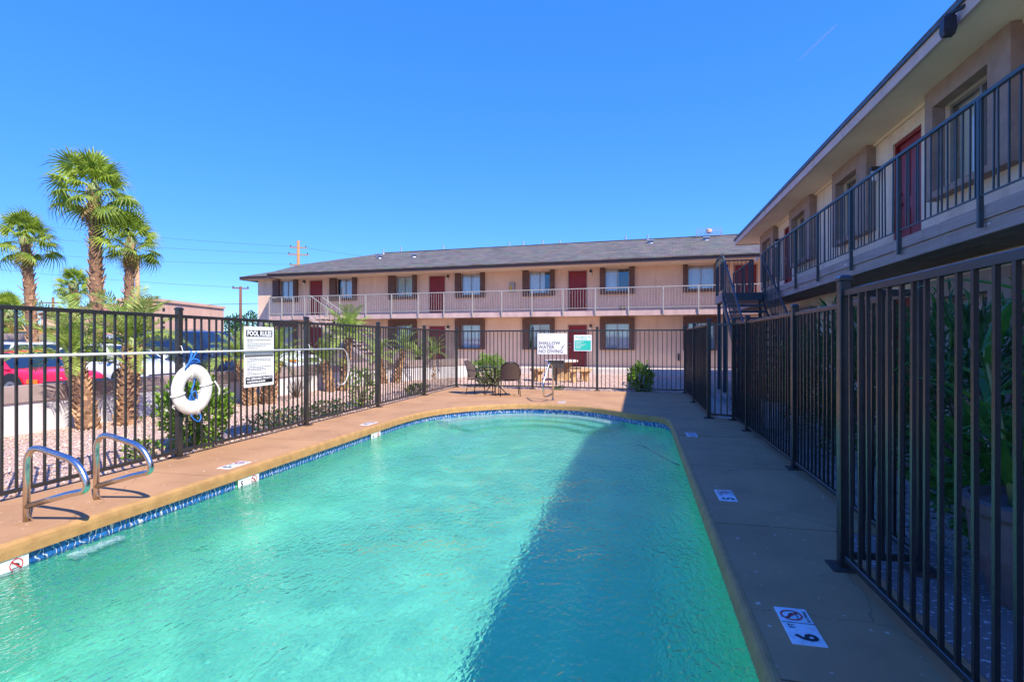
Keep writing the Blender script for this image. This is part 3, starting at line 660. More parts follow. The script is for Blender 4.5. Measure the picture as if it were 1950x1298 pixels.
def window_back(x0, x1, a, b, z0, z1, upper, style):
    sb = MB(); t0, t1 = (z0 - .14, SOF - .01) if upper else (z0 - .06, z1 + .28)
    sb.box(x0, a, -.15, .0, t0, t1); sb.box(b, x1, -.15, .0, t0, t1); sb.box(a, b, -.15, .0, t0, z0)
    if not upper: sb.box(a, b, -.15, 0, z1, t1)
    P('window_surround', 'brown', sb)
    fr = MB(); fr.box(a, b, .05, .09, z0, z0 + .035); fr.box(a, b, .05, .09, z1 - .035, z1); fr.box(a, a + .035, .05, .09, z0 + .035, z1 - .035); fr.box(b - .035, b, .05, .09, z0 + .035, z1 - .035)
    mid = (a + b) / 2; fr.box(mid - .02, mid + .02, .045, .09, z0 + .035, z1 - .035)
    wn = P('window', 'alu_frame', fr)
    for u, v in ((a + .035, mid - .02), (mid + .02, b - .035)): P('pane', 'glass', MB().quad((u, .07, z0 + .035), (v, .07, z0 + .035), (v, .07, z1 - .035), (u, .07, z1 - .035)), wn)
    bl = MB(); n_ = 16; lo, hi = a, b
    if style == 1: lo, hi = a, a + (b - a) * .55
    if style == 2: hi = a + (b - a) * .72
    if style == 3: lo = a + (b - a) * .2
    for k in range(n_):
        u = lo + (hi - lo) * k / n_; v = lo + (hi - lo) * (k + 1) / n_; q = .10 + (.03 if k % 2 else 0); e = .10 + (0 if k % 2 else .03)
        bl.quad((u, q, z0), (v, e, z0), (v, e, z1), (u, q, z1))
    P('vertical_blind', 'blind', bl, wn)
for i, w_ in enumerate(wins_x):
    window_back(*w_, 3.74, 4.80, True, (0, 3, 0, 0, 2, 1, 0)[i]); window_back(*w_, 1.04, 2.22, False, (0, 0, 2, 0, 3, 0, 0)[i])
for i, (a, b) in enumerate(doors_x):
    for z0, z1 in ((F2, 4.80), (F1, 2.20)):
        d = P('door', 'reddoor', MB().box(a + .05, b - .05, .06, .10, z0, z1 - .05))
        P('door_frame', 'doorframe', MB().box(a, a + .05, .02, .12, z0, z1).box(b - .05, b, .02, .12, z0, z1).box(a + .05, b - .05, .02, .12, z1 - .05, z1), d)
        for zz in (z0 + .95, z0 + 1.12): P('knob', 'chrome', MB().lathe([(.001, -.03), (.028, -.025), (.03, 0), (.02, .02), (.001, .025)], 10, (a + .12, .03, zz)), d, True)
        xl = b + .16 if i in (1, 2) else a - .3
        l = P('wall_lamp', 'plastic', MB().box(xl - .05, xl + .05, -.10, 0, z1 - .14, z1 - .02)); P('lamp_glass', 'lampglass', MB().lathe([(.04, -.12), (.05, -.06), (.05, 0)], 10, (xl, -.06, z1 - .15)), l)
# balcony
ed = P('balcony', 'slab', MB().box(-19.5, XR, -1.35, 0, 2.62, F2)); P('edge_beam', 'slab', MB().box(-19.5, XR, -1.37, -1.2, 2.53, 2.617), ed)
P('balcony_ceiling', 'stucco_pink', MB().box(-19.48, XR, -1.19, -.16, 2.585, 2.617), ed)
rail = P('balcony_railing', 'railwhite', MB().box(-19.5, XR, -1.42, -1.375, 3.745, 3.785).box(-19.5, XR, -1.41, -1.385, 2.87, 2.895))
rp_ = [-19.5, -18.7, -17.98, -17.24, -15.82, -15.10, -13.55, -12.08, -10.6, -9.22, -7.73, -6.25, -4.77, -3.30, -1.83, -.36, 1.12, 2.57, 4.05, 5.5, 7.0]
pm = MB().box(-.024, .024, -.025, .025, 2.56, 3.745).mesh('post', K['railwhite'])
for x in rp_: ob('post', pm, rail, loc=(x, -1.398, 0))
pk = MB(); x = -19.5
while x < XR - .1:
    if min(abs(x - q) for q in rp_) > .05: pk.box(x - .0055, x + .0055, -1.404, -1.392, 2.895, 3.745)
    x += .125
tag(P('picket_row', 'railwhite', pk, rail), None, kind='stuff')
P('end_railing', 'railwhite', MB().box(-19.5, -19.46, -1.37, -.02, 3.745, 3.785).box(-19.49, -19.47, -1.37, -.02, 2.87, 2.89), rail)
# stair at the left of the block
st = empty('stair', (0, 0, 0), parent=bb)
for k in range(14):
    z = F2 - .19 * (k + 1); x = -16.05 + .30 * k; P('tread', 'fascia2', MB().box(x, x + .31, -2.45, -1.5, z - .05, z), st)
for y in (-2.47, -1.48): P('stringer', 'fascia2', MB().bar((-16.1, y, 2.55), (-11.9, y, -.02), .05, .14), st)
for y in (-2.47, -1.52):
    P('handrail', 'railwhite', MB().bar((-16.1, y, 3.70), (-11.9, y, 1.02), .035), st)
    for k in range(0, 29, 2): P('baluster', 'railwhite', MB().bar((-16.1 + .15 * k, y, 2.62 - .0957 * k), (-16.1 + .15 * k, y, 3.69 - .0957 * k), .016), st)
# eaves, roof
P('soffit', 'soffit', MB().box(-19.5, XR, -1.46, .15, SOF, SOF + .03)); P('soffit', 'soffit', MB().box(-22.3, -19.52, -.42, .3, SOF + .06, SOF + .09))
P('fascia', 'fascia', MB().box(-19.52, XR, -1.5, -1.46, SOF - .02, 5.02)); P('fascia', 'fascia', MB().box(-22.34, -19.53, -.46, -.42, SOF + .04, 5.06)); P('fascia', 'fascia', MB().box(-22.38, -22.34, -.46, 9.4, SOF + .04, 5.06))
P('fascia', 'fascia', MB().box(-19.56, -19.525, -1.5, -.47, SOF - .02, 5.02))
rz = 6.9; ry = 4.5
roof = P('roof', 'shingle', MB().quad((-22.42, -.5, 5.065), (XR, -.5, 5.065), (XR, ry, rz - .02), (-15.8, ry, rz - .02)).quad((-22.42, 9.5, 5.065), (-22.42, -.5, 5.065), (-15.8, ry, rz - .02)).quad((XR, 9.5, 5.065), (-22.42, 9.5, 5.065), (-15.8, ry, rz - .02), (XR, ry, rz - .02)))
P('roof_slope', 'shingle', MB().rings([[(x, y, z + d) for x, y, z in ((-19.58, -1.56, 5.03), (XR, -1.56, 5.03), (XR, ry, rz), (-15.8, ry, rz), (-19.58, 1.15, 5.03 + (1.15 + 1.56) * (rz - 5.03) / (ry + 1.56)))] for d in (-.035, .012)]), roof)
P('ridge_cap', 'shingle', MB().bar((-15.8, ry, rz + .01), (XR, ry, rz + .01), .25, .03), roof)
for x, dy, h in ((-15.7, -.4, .30), (-14.7, .0, .35), (-11.9, .1, .30), (-7.7, .1, .26), (-6.85, .1, .28), (-5.7, .1, .26), (-4.7, .1, .24), (-1.0, 0, .28), (.2, -.5, .3)):
    zz = rz + dy * .3
    P('vent_pipe', 'galv', MB().lathe([(.11, -.08), (.05, .03), (.045, h), (.03, h)], 10, (x, ry + dy, zz)), roof)
for x, yv in ((-14.9, 2.3), (-12.6, 2.1), (.4, 2.9), (3.1, 3.0), (-15.4, 3.0)):
    zz = 5.04 + (yv + 1.56) * .3086; P('roof_vent', 'galv', MB().box(x - .17, x + .17, yv - .17, yv + .17, zz + .1, zz + .16).lathe([(.15, -.05), (.10, .1)], 10, (x, yv, zz)), roof)
ext = P('extinguisher_box', 'railwhite', MB().box(-6.1 - .19, -6.1 + .19 - .1, -.12, 0, 3.82, 4.3)); P('extinguisher', 'ext', MB().box(-6.23, -6.13, -.125, -.1, 3.9, 4.15), ext)
P('hose_bib', 'plastic', MB().box(1.72, 1.80, -.10, 0, .5, .82))
rk = empty('roof_rack', (3.55, 30.0, rz + .02), math.atan(-.063), 'low metal frame with pale canister on the roof ridge', 'roof rack')
fm = MB()
for x in (-.6, .6):
    for y in (-.3, .3): fm.bar((x, y, -.1), (x, y, .30), .03)
for y in (-.3, .3):
    for z in (.10, .29): fm.bar((-.6, y, z), (.6, y, z), .025)
for k in range(7): fm.bar((-.6 + .2 * k, -.3, .10), (-.6 + .2 * k, .3, .10), .02)
fm.build('frame', K['galv'], rk); MB().lathe([(.14, .11), (.15, .14), (.15, .27), (.1, .30)], 12).build('canister', K['adobe'], rk)
tag(MB().lathe([(.14, 0), (.17, .16), (.15, .16), (.13, .1)], 12, (-.73, 24.85, 2.79)).build('flower_pot', K['pot']), 'small dark flower pot on the back balcony floor', 'flower pot')
wk = tag(MB().box(-22, 8, -2.2, -.002, -.1, .165).build('walkway', K['concrete'], loc=(0, 26, 0)), None, kind='structure'); wk.rotation_euler = (0, 0, math.atan(-.063))

# ------------------------------------------------------------------ balcony block on the right (world axes, wall faces -X)
rb = empty('balcony_block', (4.2, 8, 0), 0, 'two-storey stucco block on the right with long railed balcony and deep eave', 'building')
def Q(name, m, mb, parent=rb, smooth=False):
    mb.v = [(x - 4.2, y - 8, z) for x, y, z in mb.v]; o = mb.build(name, K[m], parent, smooth); return o
XW = 4.2; XB = 3.36; YE = 20.85; YN = -7.5; FB = 2.73; SO = 4.97
rw = [(7.61, 8.86, 7.19, 9.07), (11.64, 12.77, 11.16, 12.98), (15.0, 16.2, 14.56, 16.42), (18.65, 19.85, 18.3, 20.15), (3.4, 4.6, 3.0, 5.0)]
rd = [(9.53, 10.49), (16.75, 17.65), (1.6, 2.55)]
ops = []
for a, b, _, _ in rw: ops += [(a, b, 3.5, 4.70), (a, b, .75, 2.0)]
for a, b in rd: ops += [(a, b, FB, 4.72), (a, b, .05, 2.1)]
w_ = wall_with_openings(rb, 'stucco_tan', YN - 8, YE - 8, 0, 5.0, [(a - 8, b - 8, c, d) for a, b, c, d in ops], .2, 'y', 0.)
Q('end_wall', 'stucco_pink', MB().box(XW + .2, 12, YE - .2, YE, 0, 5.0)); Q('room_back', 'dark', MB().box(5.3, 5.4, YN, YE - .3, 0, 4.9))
def window_right(a, b, s0, s1, z0, z1, upper):
    sb = MB(); t0, t1 = (z0 - .09, SO - .005) if upper else (z0 - .09, z1 + .25); x0, x1 = XW - .16, XW
    sb.box(x0, x1, s0, a, t0, t1); sb.box(x0, x1, b, s1, t0, t1); sb.box(x0, x1, a, b, t0, z0); sb.box(x0, x1, a, b, z1, t1)
    Q('window_surround', 'taupe', sb)
    fr = MB(); e = .04; xa, xb = XW + .06, XW + .11; mid = (a + b) / 2 - .1
    fr.box(xa, xb, a, b, z0, z0 + e); fr.box(xa, xb, a, b, z1 - e, z1); fr.box(xa, xb, a, a + e, z0 + e, z1 - e); fr.box(xa, xb, b - e, b, z0 + e, z1 - e); fr.box(xa - .01, xb, mid - .025, mid + .025, z0 + e, z1 - e)
    wn = Q('window', 'alu_frame', fr)
    for u, v in ((a + e, mid - .025), (mid + .025, b - e)): Q('pane', 'glass', MB().quad((XW + .085, v, z0 + e), (XW + .085, u, z0 + e), (XW + .085, u, z1 - e), (XW + .085, v, z1 - e)), wn)
    bl = MB(); z = z0 + .05
    while z < z1 - .03:
        bl.quad((XW + .148, a + .02, z + .038), (XW + .148, b - .02, z + .038), (XW + .172, b - .02, z), (XW + .172, a + .02, z)); z += .042
    Q('slat_blind', 'blind', bl, wn)
for a, b, s0, s1 in rw: window_right(a, b, s0, s1, 3.5, 4.70, True); window_right(a, b, s0, s1, .75, 2.0, False)
for a, b in rd:
    for z0, z1 in ((FB, 4.72), (.05, 2.1)):
        d = Q('door', 'reddoor', MB().box(XW + .08, XW + .12, a + .05, b - .05, z0, z1 - .05))
        Q('door_frame', 'reddoor', MB().box(XW + .03, XW + .14, a, a + .05, z0, z1).box(XW + .03, XW + .14, b - .05, b, z0, z1).box(XW + .03, XW + .14, a + .05, b - .05, z1 - .05, z1), d)
        Q('door_panel', 'reddoor', MB().box(XW + .072, XW + .081, a + .17, (a + b) / 2 - .04, z0 + .25, z0 + .85).box(XW + .072, XW + .081, (a + b) / 2 + .04, b - .17, z0 + .25, z0 + .85).box(XW + .072, XW + .081, a + .17, (a + b) / 2 - .04, z0 + 1.0, z0 + 1.75).box(XW + .072, XW + .081, (a + b) / 2 + .04, b - .17, z0 + 1.0, z0 + 1.75), d)
        for zz in (z0 + .95, z0 + 1.12): Q('knob', 'chrome', MB().lathe([(.001, -.03), (.028, -.025), (.03, 0), (.02, .02), (.001, .025)], 10, (XW + .05, b - .13, zz)), d, True)
for y in (10.95, 18.0):
    l = Q('wall_lamp', 'plastic', MB().box(XW - .17, XW, y - .05, y + .05, 4.42, 4.50)); Q('lamp_glass', 'lampglass', MB().lathe([(.045, -.16), (.055, -.08), (.05, 0)], 12, (XW - .11, y, 4.42)), l)
# eave
Q('soffit', 'soffit', MB().box(3.50, XW, YN, 21.55, SO, SO + .03)); Q('soffit', 'soffit', MB().box(XW + .001, 12, YE + .001, 21.55, SO, SO + .03)); Q('soffit_moulding', 'soffit', MB().box(XW - .05, XW - .001, YN, YE, SO - .045, SO - .001))
Q('fascia', 'fascia2', MB().box(3.46, 3.50, YN, 21.6, 4.94, 5.10)); Q('fascia', 'fascia2', MB().box(3.50, 12, 21.56, 21.6, 4.94, 5.10)); Q('drip_edge', 'railgreen', MB().box(3.43, 3.52, YN, 21.63, 5.102, 5.145))
Q('roof', 'shingle', MB().rings([[(x, y, z + d) for x, y, z in ((3.44, YN, 5.15), (3.44, 21.64, 5.15), (10, 21.64, 6.7), (10, YN, 6.7))] for d in (0, .04)]))
# balcony
bs = Q('balcony', 'boards', MB().box(XB, XW, YN, 20.8, 2.62, FB)); Q('upper_board', 'boards', MB().box(XB - .05, XB - .001, YN, 20.8, 2.60, FB + .004), bs); 
y = YN
while y < 20.8:
    Q('lower_board', 'boards', MB().box(XB - .028, XB + .015, y + .002, min(y + 3.6, 20.8) - .002, 2.452, 2.597), bs); y += 3.6
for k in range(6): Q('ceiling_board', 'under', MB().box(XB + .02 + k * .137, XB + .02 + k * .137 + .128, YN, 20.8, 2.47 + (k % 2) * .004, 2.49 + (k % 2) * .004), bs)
y = YN + .6
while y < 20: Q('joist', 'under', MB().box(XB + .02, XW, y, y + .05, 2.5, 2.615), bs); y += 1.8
def railing(parent, p, q, z, posts, xdrop=None, base=-.16, sp=.125, m='railgreen'):
    """straight railing from p to q (world xy) with its foot at height z"""
    p = Vector(p); q = Vector(q); d = (q - p); L_ = d.length; d.normalize(); X = lambda t, zz: (p.x + d.x * t, p.y + d.y * t, zz)
    Q('top_rail', m, MB().bar(X(0, z + 1.07), X(L_, z + 1.07), .04, .035), parent); Q('bottom_rail', m, MB().bar(X(0, z + .10), X(L_, z + .10), .016, .016), parent)
    for t in posts: Q('post', m, MB().bar(X(t, z + base), X(t, z + 1.055), .045, .038), parent)
    t = sp
    me = MB().box(-.0075, .0075, -.0075, .0075, z + .10, z + 1.055).mesh('picket', K[m])
    while t < L_ - .04:
        if not posts or min(abs(t - u) for u in posts) > .04: ob('picket', me, parent, loc=(p.x + d.x * t - 4.2, p.y + d.y * t - 8, 0), rot=(U(-.006, .006), U(-.006, .006), math.atan2(d.y, d.x)))
        t += sp
rr = empty('balcony_railing', (0, 0, 0), parent=rb); XRr = XB - .075
railing(rr, (XRr, 2.0), (XRr, 16.0), FB, [a - 2 for a in (2.95, 4.6, 6.30, 8.03, 9.67, 11.33, 12.83, 14.32, 15.74)], base=-.21)
railing(rr, (XRr, 17.35), (XRr, 20.8), FB, [0, 1.7, 3.4], base=-.21)
# landing and stair
ld = empty('stair', (0, 0, 0), parent=rb)
Q('landing', 'boards', MB().box(2.24, 3.30, 16.05, 17.4, 2.50, FB - .003), ld); Q('landing_edge', 'railgreen', MB().box(2.26, 3.30, 16.0, 16.048, 2.52, FB - .004), ld)
for y in (16.15, 17.25): Q('support_post', 'railgreen', MB().box(2.28, 2.37, y - .045, y + .045, -.04, 2.498), ld)
Q('support_post', 'railgreen', MB().box(3.2, 3.28, 16.1, 16.18, -.04, 2.498), ld)
lr = empty('landing_railing', (0, 0, 0), parent=rb)
railing(lr, (2.27, 16.05), (2.27, 17.38), FB, [0, 1.33], sp=.11); railing(lr, (2.31, 17.36), (3.28, 17.36), FB, [0, .9], sp=.11)
RUN, RISE = .285, .182
for k in range(14):
    y = 16.0 - RUN * k; z = FB - RISE * (k + 1); Q('tread', 'railgreen', MB().box(2.31, 3.22, y - .29, y - .02, z - .05, z), ld)
for x in (2.27, 3.25):
    Q('stringer', 'railgreen', MB().bar((x, 16.0, 2.45), (x, 16 - RUN * 14, 2.45 - RISE * 14), .05, .2), ld)
    Q('handrail', 'railgreen', MB().bar((x, 16.02, FB + 1.0), (x, 16 - RUN * 14, FB + .98 - RISE * 14), .04), ld)
    Q('lower_rail', 'railgreen', MB().bar((x, 16.02, FB + .12), (x, 16 - RUN * 14, FB + .10 - RISE * 14), .025), ld)
    for k in range(28):
        y = 16 - RUN * .5 * k; z = FB - RISE * .5 * k; Q('baluster', 'railgreen', MB().bar((x, y, z + .1), (x, y, z + .98), .015), ld)
fl = Q('flood_lamp', 'plastic', MB().rings([[(3.36 + a, 7.03 + b, z) for a, b in ((-r, -r * .8), (r, -r * .8), (r, r * .8), (-r, r * .8))] for r, z in ((.05, 4.80), (.065, 4.86), (.06, 5.0), (.03, 5.04))]))
Q('bracket', 'plastic', MB().bar((3.36, 7.03, 5.03), (3.46, 6.9, 5.05), .03).bar((3.40, 6.85, 5.16), (3.44, 6.75, 5.10), .05), fl)
sc_ = Q('security_camera', 'potwhite', MB().lathe([(.001, -.05), (.05, -.03), (.055, .02), (.03, .05)], 12, (4.02, 20.6, 4.25)), rb, True)
Q('camera_bracket', 'potwhite', MB().box(4.0, 4.2, 20.57, 20.63, 4.30, 4.34), sc_)
# ------------------------------------------------------------------ furniture on the deck
def make_chair(loc, rz, label):
    o = empty('patio_chair', loc, rz, label, 'chair', 'wicker patio chairs by the round glass table')
    m = K['chairmetal']; T = lambda pts, r=.012: MB().tube(pts, r, 8)
    for s in (-1, 1):
        T(rounded([(s * .26, .27, 0), (s * .255, .23, .62), (s * .25, -.16, .64), (s * .24, -.24, .66)], .07)).build('leg', m, o, True)
        T([(s * .25, -.27, 0), (s * .235, -.22, .40)]).build('leg', m, o, True)
        T([(s * .255, .25, .22), (s * .245, -.24, .22)], .008).build('stretcher', m, o, True)
    T([(-.25, .22, .40), (.25, .22, .40)]).build('seat_rail', m, o, True); T([(-.24, -.22, .40), (.24, -.22, .40)]).build('seat_rail', m, o, True)
    st_ = MB(); st_.rings([[(x, y, z + d) for x, y, z in ((-.24, -.23, .405), (.24, -.23, .405), (.25, 0, .392), (.25, .24, .415), (-.25, .24, .415), (-.25, 0, .392))] for d in (0, .018)]).build('seat', K['wicker'], o)
    out = [(-.235, .40), (-.25, .62), (-.215, .78), (-.11, .86), (0, .875), (.11, .86), (.215, .78), (.25, .62), (.235, .40)]
    bk = lambda x, z, d=0: (x, -.225 - (z - .4) * .28 + .09 * (x / .25) ** 2 - .04 + d, z)
    pan = MB(); n_ = 14; rows = [.43, .55, .67, .76, .82, .85]
    def hw(z):
        for (x0, z0), (x1, z1) in zip(out[4:-1], out[5:]):
            if z1 <= z <= z0: return x0 + (x1 - x0) * (z0 - z) / (z0 - z1)
        return .2
    for d in (0, .014):
        rs = [[bk(hw(z) * (-1 + 2 * k / n_), z, d) for k in range(n_ + 1)] for z in rows]; pan.rings(rs, closed=False, cap=False)
    pan.build('backrest', K['wicker'], o, True)
    MB().tube([bk(x, z) for x, z in out], .013, 8).build('back_frame', m, o, True)
    return o
make_chair((-3.24, 13.62, 0), math.radians(18), 'brown wicker patio chair seen from behind, right of the glass table')
make_chair((-4.08, 13.75, 0), math.radians(-98), 'brown wicker patio chair seen from the side, left of the glass table')
tb = empty('patio_table', (-3.72, 13.98, 0), .3, 'small round glass patio table between two wicker chairs', 'table')
MB().lathe([(.37, .705), (.372, .711), (.37, .717), (.001, .717)], 32).build('glass_top', K['tableglass'], tb)
MB().tube([(x, y, .708) for x, y in arc(0, 0, .38, 0, 2 * math.pi, 32)[:-1]], .013, 8, closed=True).build('rim', K['chairmetal'], tb, True)
for k in range(4):
    a = k * math.pi / 2; c_, s_ = math.cos(a), math.sin(a)
    MB().tube(catmull([(.30 * c_, .30 * s_, .70), (.20 * c_, .20 * s_, .5), (.05 * c_ - .03 * s_, .05 * s_ + .03 * c_, .36), (.16 * c_, .16 * s_, .16), (.31 * c_, .31 * s_, 0)], 4), .012, 8).build('leg', K['chairmetal'], tb, True)

# ------------------------------------------------------------------ picnic set and grill on the gravel
pt = empty('picnic_table', (-2.75, 19.7, -.03), 0, 'round tan concrete picnic table on the gravel in front of the red door', 'picnic table')
MB().lathe([(.56, .66), (.60, .67), (.61, .70), (.60, .735), (.57, .745), (.001, .745)], 36).build('top', K['concrete'], pt)
MB().rings([[(x, y, z) for x, y in ((-a, -.12), (a, -.12), (a, .12), (-a, .12))] for a, z in ((.34, 0), (.30, .1), (.30, .45), (.42, .655))]).build('pedestal', K['picnic'], pt)
MB().rings([[(x, y, z) for x, y in ((-.12, -a), (.12, -a), (.12, a), (-.12, a))] for a, z in ((.34, 0), (.30, .1), (.30, .45), (.42, .655))]).build('pedestal', K['picnic'], pt)
for ang, lab in ((-38, 'curved tan concrete bench right of the round picnic table'), (62, 'curved tan concrete bench behind the round picnic table'), (205, 'curved tan concrete bench left of the round picnic table')):
    bn = empty('picnic_bench', (-2.75, 19.7, -.03), math.radians(ang), lab, 'bench', 'curved concrete benches round the picnic table')
    MB().prism(arc(0, 0, 1.15, -.5, .5, 10) + list(reversed(arc(0, 0, .80, -.52, .52, 10))), .37, .44).build('seat', K['picnic'], bn)
    for t in (-.32, .32):
        c_, s_ = math.cos(t), math.sin(t)
        MB().rings([[(r * c_ - q * s_, r * s_ + q * c_, z) for r, q in ((r0, -.06), (r1, -.06), (r1, .06), (r0, .06))] for r0, r1, z in ((.88, 1.06, 0), (.90, 1.04, .18), (.82, 1.12, .368))]).build('leg', K['picnic'], bn)
gr = empty('park_grill', (-2.62, 17.6, -.03), .1, 'black iron park grill on a post beside the picnic table', 'grill')
MB().tube([(0, 0, 0), (0, 0, .55)], .035, 8).build('post', K['grill'], gr)
MB().box(-.24, .24, -.17, .17, .55, .57).box(-.24, -.225, -.17, .17, .57, .80).box(.225, .24, -.17, .17, .57, .80).box(-.225, .225, .155, .17, .57, .80).box(-.225, .225, -.17, -.155, .57, .70).build('firebox', K['grill'], gr)
gt = MB()
for k in range(9): gt.bar((-.22 + .055 * k, -.2, .79), (-.22 + .055 * k, .16, .79), .01)
gt.bar((-.22, -.2, .79), (.22, -.2, .79), .012); gt.build('grate', K['grill'], gr)

# ------------------------------------------------------------------ plants
def leaves(n, vol, size, m, name, parent, aspect=.5, up=.4, shell=.5):
    mb = MB()
    for _ in range(n):
        while True:
            p = Vector((U(-1, 1), U(-1, 1), U(-1, 1)))
            if 1e-3 < p.length <= 1: break
        p = p.normalized() * (p.length ** shell)
        lump = 1 + .26 * math.sin(p.x * 5 + 1.3 + vol[0]) * math.sin(p.y * 6 + p.z * 4 + vol[1]) + (U(0, .3) if R() < .12 else 0)
        c = Vector((p.x * vol[0] * lump, p.y * vol[1] * lump, vol[3] + p.z * vol[2] * lump))
        d = (p + Vector((U(-1, 1), U(-1, 1), U(-.6, 1) + up)) * .8).normalized(); s_ = size * U(.6, 1.3)
        sd_ = d.cross(Vector((U(-1, 1), U(-1, 1), U(-1, 1)))).normalized(); nn = d.cross(sd_)
        mb.quad(c, c + d * s_ * .5 + sd_ * s_ * aspect * .5 + nn * s_ * .06, c + d * s_ - nn * s_ * .08, c + d * s_ * .5 - sd_ * s_ * aspect * .5 + nn * s_ * .06)
    return mb.build(name, K[m], parent)
def flowers(n, vol, size, m, parent, low=-.1):
    mb = MB()
    for _ in range(n):
        a = U(0, 6.28); h = U(low, 1); r = math.sqrt(max(0, 1 - h * h)) * U(.85, 1.05); c = Vector((r * math.cos(a) * vol[0], r * math.sin(a) * vol[1], vol[3] + h * vol[2])); s_ = size * U(.6, 1.3)
        for k in range(5):
            t = k * 1.256 + a; d = Vector((math.cos(t), math.sin(t), U(.2, .6))); e = Vector((-math.sin(t), math.cos(t), 0)) * .35
            mb.quad(c, c + (d + e) * s_ * .5, c + d * s_ * .62, c + (d - e) * s_ * .5)
    return tag(mb.build('flower_cluster', K[m], parent), None, kind='stuff')
def stems(n, vol, parent, m='twig', r=.008):
    mb = MB()
    for _ in range(n):
        a = U(0, 6.28); k = U(.2, .8); p = Vector((vol[0] * k * math.cos(a), vol[1] * k * math.sin(a), vol[3] + vol[2] * U(0, .7)))
        mb.tube([(p.x * .1, p.y * .1, 0), (p.x * .5, p.y * .5, p.z * .55), tuple(p)], [r * 1.3, r, r * .5], 5)
    mb.build('stems', K[m], parent)
def bush(loc, vol, n, size, label, m='leaf', aspect=.5, fl=None, nst=9, cat='bush', name='bush', up=.4):
    o = empty(name, loc, U(0, 6), label, cat); leaves(n, vol, size, m, 'foliage', o, aspect, up); stems(nst, vol, o)
    if fl: flowers(fl[0], vol, fl[1], fl[2], o)
    return o
bush((-5.9, 6.28, -.04), (.40, .40, .44, .47), 2300, .075, 'leafy green bush behind the life ring at the left fence', aspect=.55)
bush((-5.9, 5.45, -.04), (.16, .16, .10, .12), 160, .06, 'small weed clump on the gravel beside the life ring post', name='weed', cat='weed')
bush((-5.85, 10.75, -.04), (.30, .30, .40, .42), 900, .06, 'upright small bush with yellow flowers behind the left fence', fl=(14, .05, 'flower_y'))
bush((-4.62, 16.6, -.04), (.52, .50, .46, .52), 4200, .055, 'clipped round green bush behind the patio chairs', aspect=.6)
bush((.05, 15.95, -.04), (.30, .28, .36, .38), 800, .12, 'leafy bush with a yellow flower behind the far fence at right', fl=(3, .07, 'flower_y'))
bush((-2.3, 15.9, -.04), (.30, .12, .05, .05), 200, .05, 'low creeping weed at the foot of the far fence', name='weed', cat='weed', nst=3)
for (x, y, a, b), lab in (((-5.85, 7.95, .26, .65), 'low lantana with orange flowers just left of the second fence post'), ((-5.80, 9.25, .24, .62), 'low lantana with orange and yellow flowers right of the second fence post'), ((-5.78, 13.6, .2, .55), 'far low lantana with yellow flowers near the fence corner')):
    v = (a, b, .14, .15); o = bush((x, y, -.04), v, 900, .045, lab, 'leafdark', .6, None, 6, 'flower bed', 'lantana'); o.rotation_euler = (0, 0, 0); flowers(30, v, .045, 'flower_o', o); flowers(22, v, .04, 'flower_y', o)
for x, y, h, lab in ((-8.55, 12.35, .5, 'dry leafless shrub against the low wall left of the twin palms'), (-8.4, 15.9, .55, 'dry leafless shrub against the low wall right of the twin palms')):
    o = empty('dry_shrub', (x, y, -.04), 0, lab, 'dry shrub'); mb = MB()
    for k in range(70):
        a = U(0, 6.28); r = U(.05, .28); mb.tube([(r * .3 * math.cos(a), r * .3 * math.sin(a), 0), (r * math.cos(a), r * math.sin(a), h * U(.5, 1.1))], [.006, .003], 4)
    mb.build('twigs', K['twig'], o)
# oleanders behind the right fence
for x, y, vol, lab in ((2.75, 5.4, (.55, .75, .80, .95), 'nearest white flowering oleander behind the set-back fence'), (2.62, 7.1, (.55, .80, .80, .98), 'middle white flowering oleander behind the set-back fence'), (2.72, 8.9, (.5, .75, .70, .88), 'farthest white flowering oleander behind the set-back fence, near the stair')):
    o = bush((x, y, -.04), vol, 1700, .16, lab, 'leafdark', .2, (16, .055, 'flower_w'), 16, 'shrub', 'oleander', .7)
# big strap-leaved plant in a pot by the near fence
pp = tag(MB().lathe([(.20, 0), (.24, .02), (.33, .30), (.35, .50), (.38, .53), (.38, .58), (.34, .59), (.32, .54), (.001, .53)], 28, (0, 0, -.04)).build('plant_pot', K['pot'], smooth=False), 'large weathered brown pot behind the nearest fence', 'plant pot'); pp.location = (2.12, 3.45, 0)
def strap(L_, w_, droop, mb, base, az, el):
    pts = []; p = Vector(base); d = Vector((math.cos(az) * math.cos(el), math.sin(az) * math.cos(el), math.sin(el))); n_ = 9; sd_ = Vector((-math.sin(az), math.cos(az), 0)); st_ = L_ / n_
    L2 = []
    for k in range(n_ + 1):
        t = k / n_; ww = w_ * (math.sin(math.pi * (.08 + .92 * t) ** .8)) * .5 + .002
        up = sd_.cross(d); L2.append((p - sd_ * ww + up * ww * .35, p.copy(), p + sd_ * ww + up * ww * .35)); p = p + d * st_; d = (d + Vector((0, 0, -droop * st_ * (.4 + 1.6 * t)))).normalized()
    for a, b in zip(L2, L2[1:]): mb.quad(a[0], a[1], b[1], b[0]); mb.quad(a[1], a[2], b[2], b[1])
cp = empty('corn_plant', (2.12, 3.45, .5), 0, 'tall green strap-leaved plant growing out of the big brown pot', 'plant')
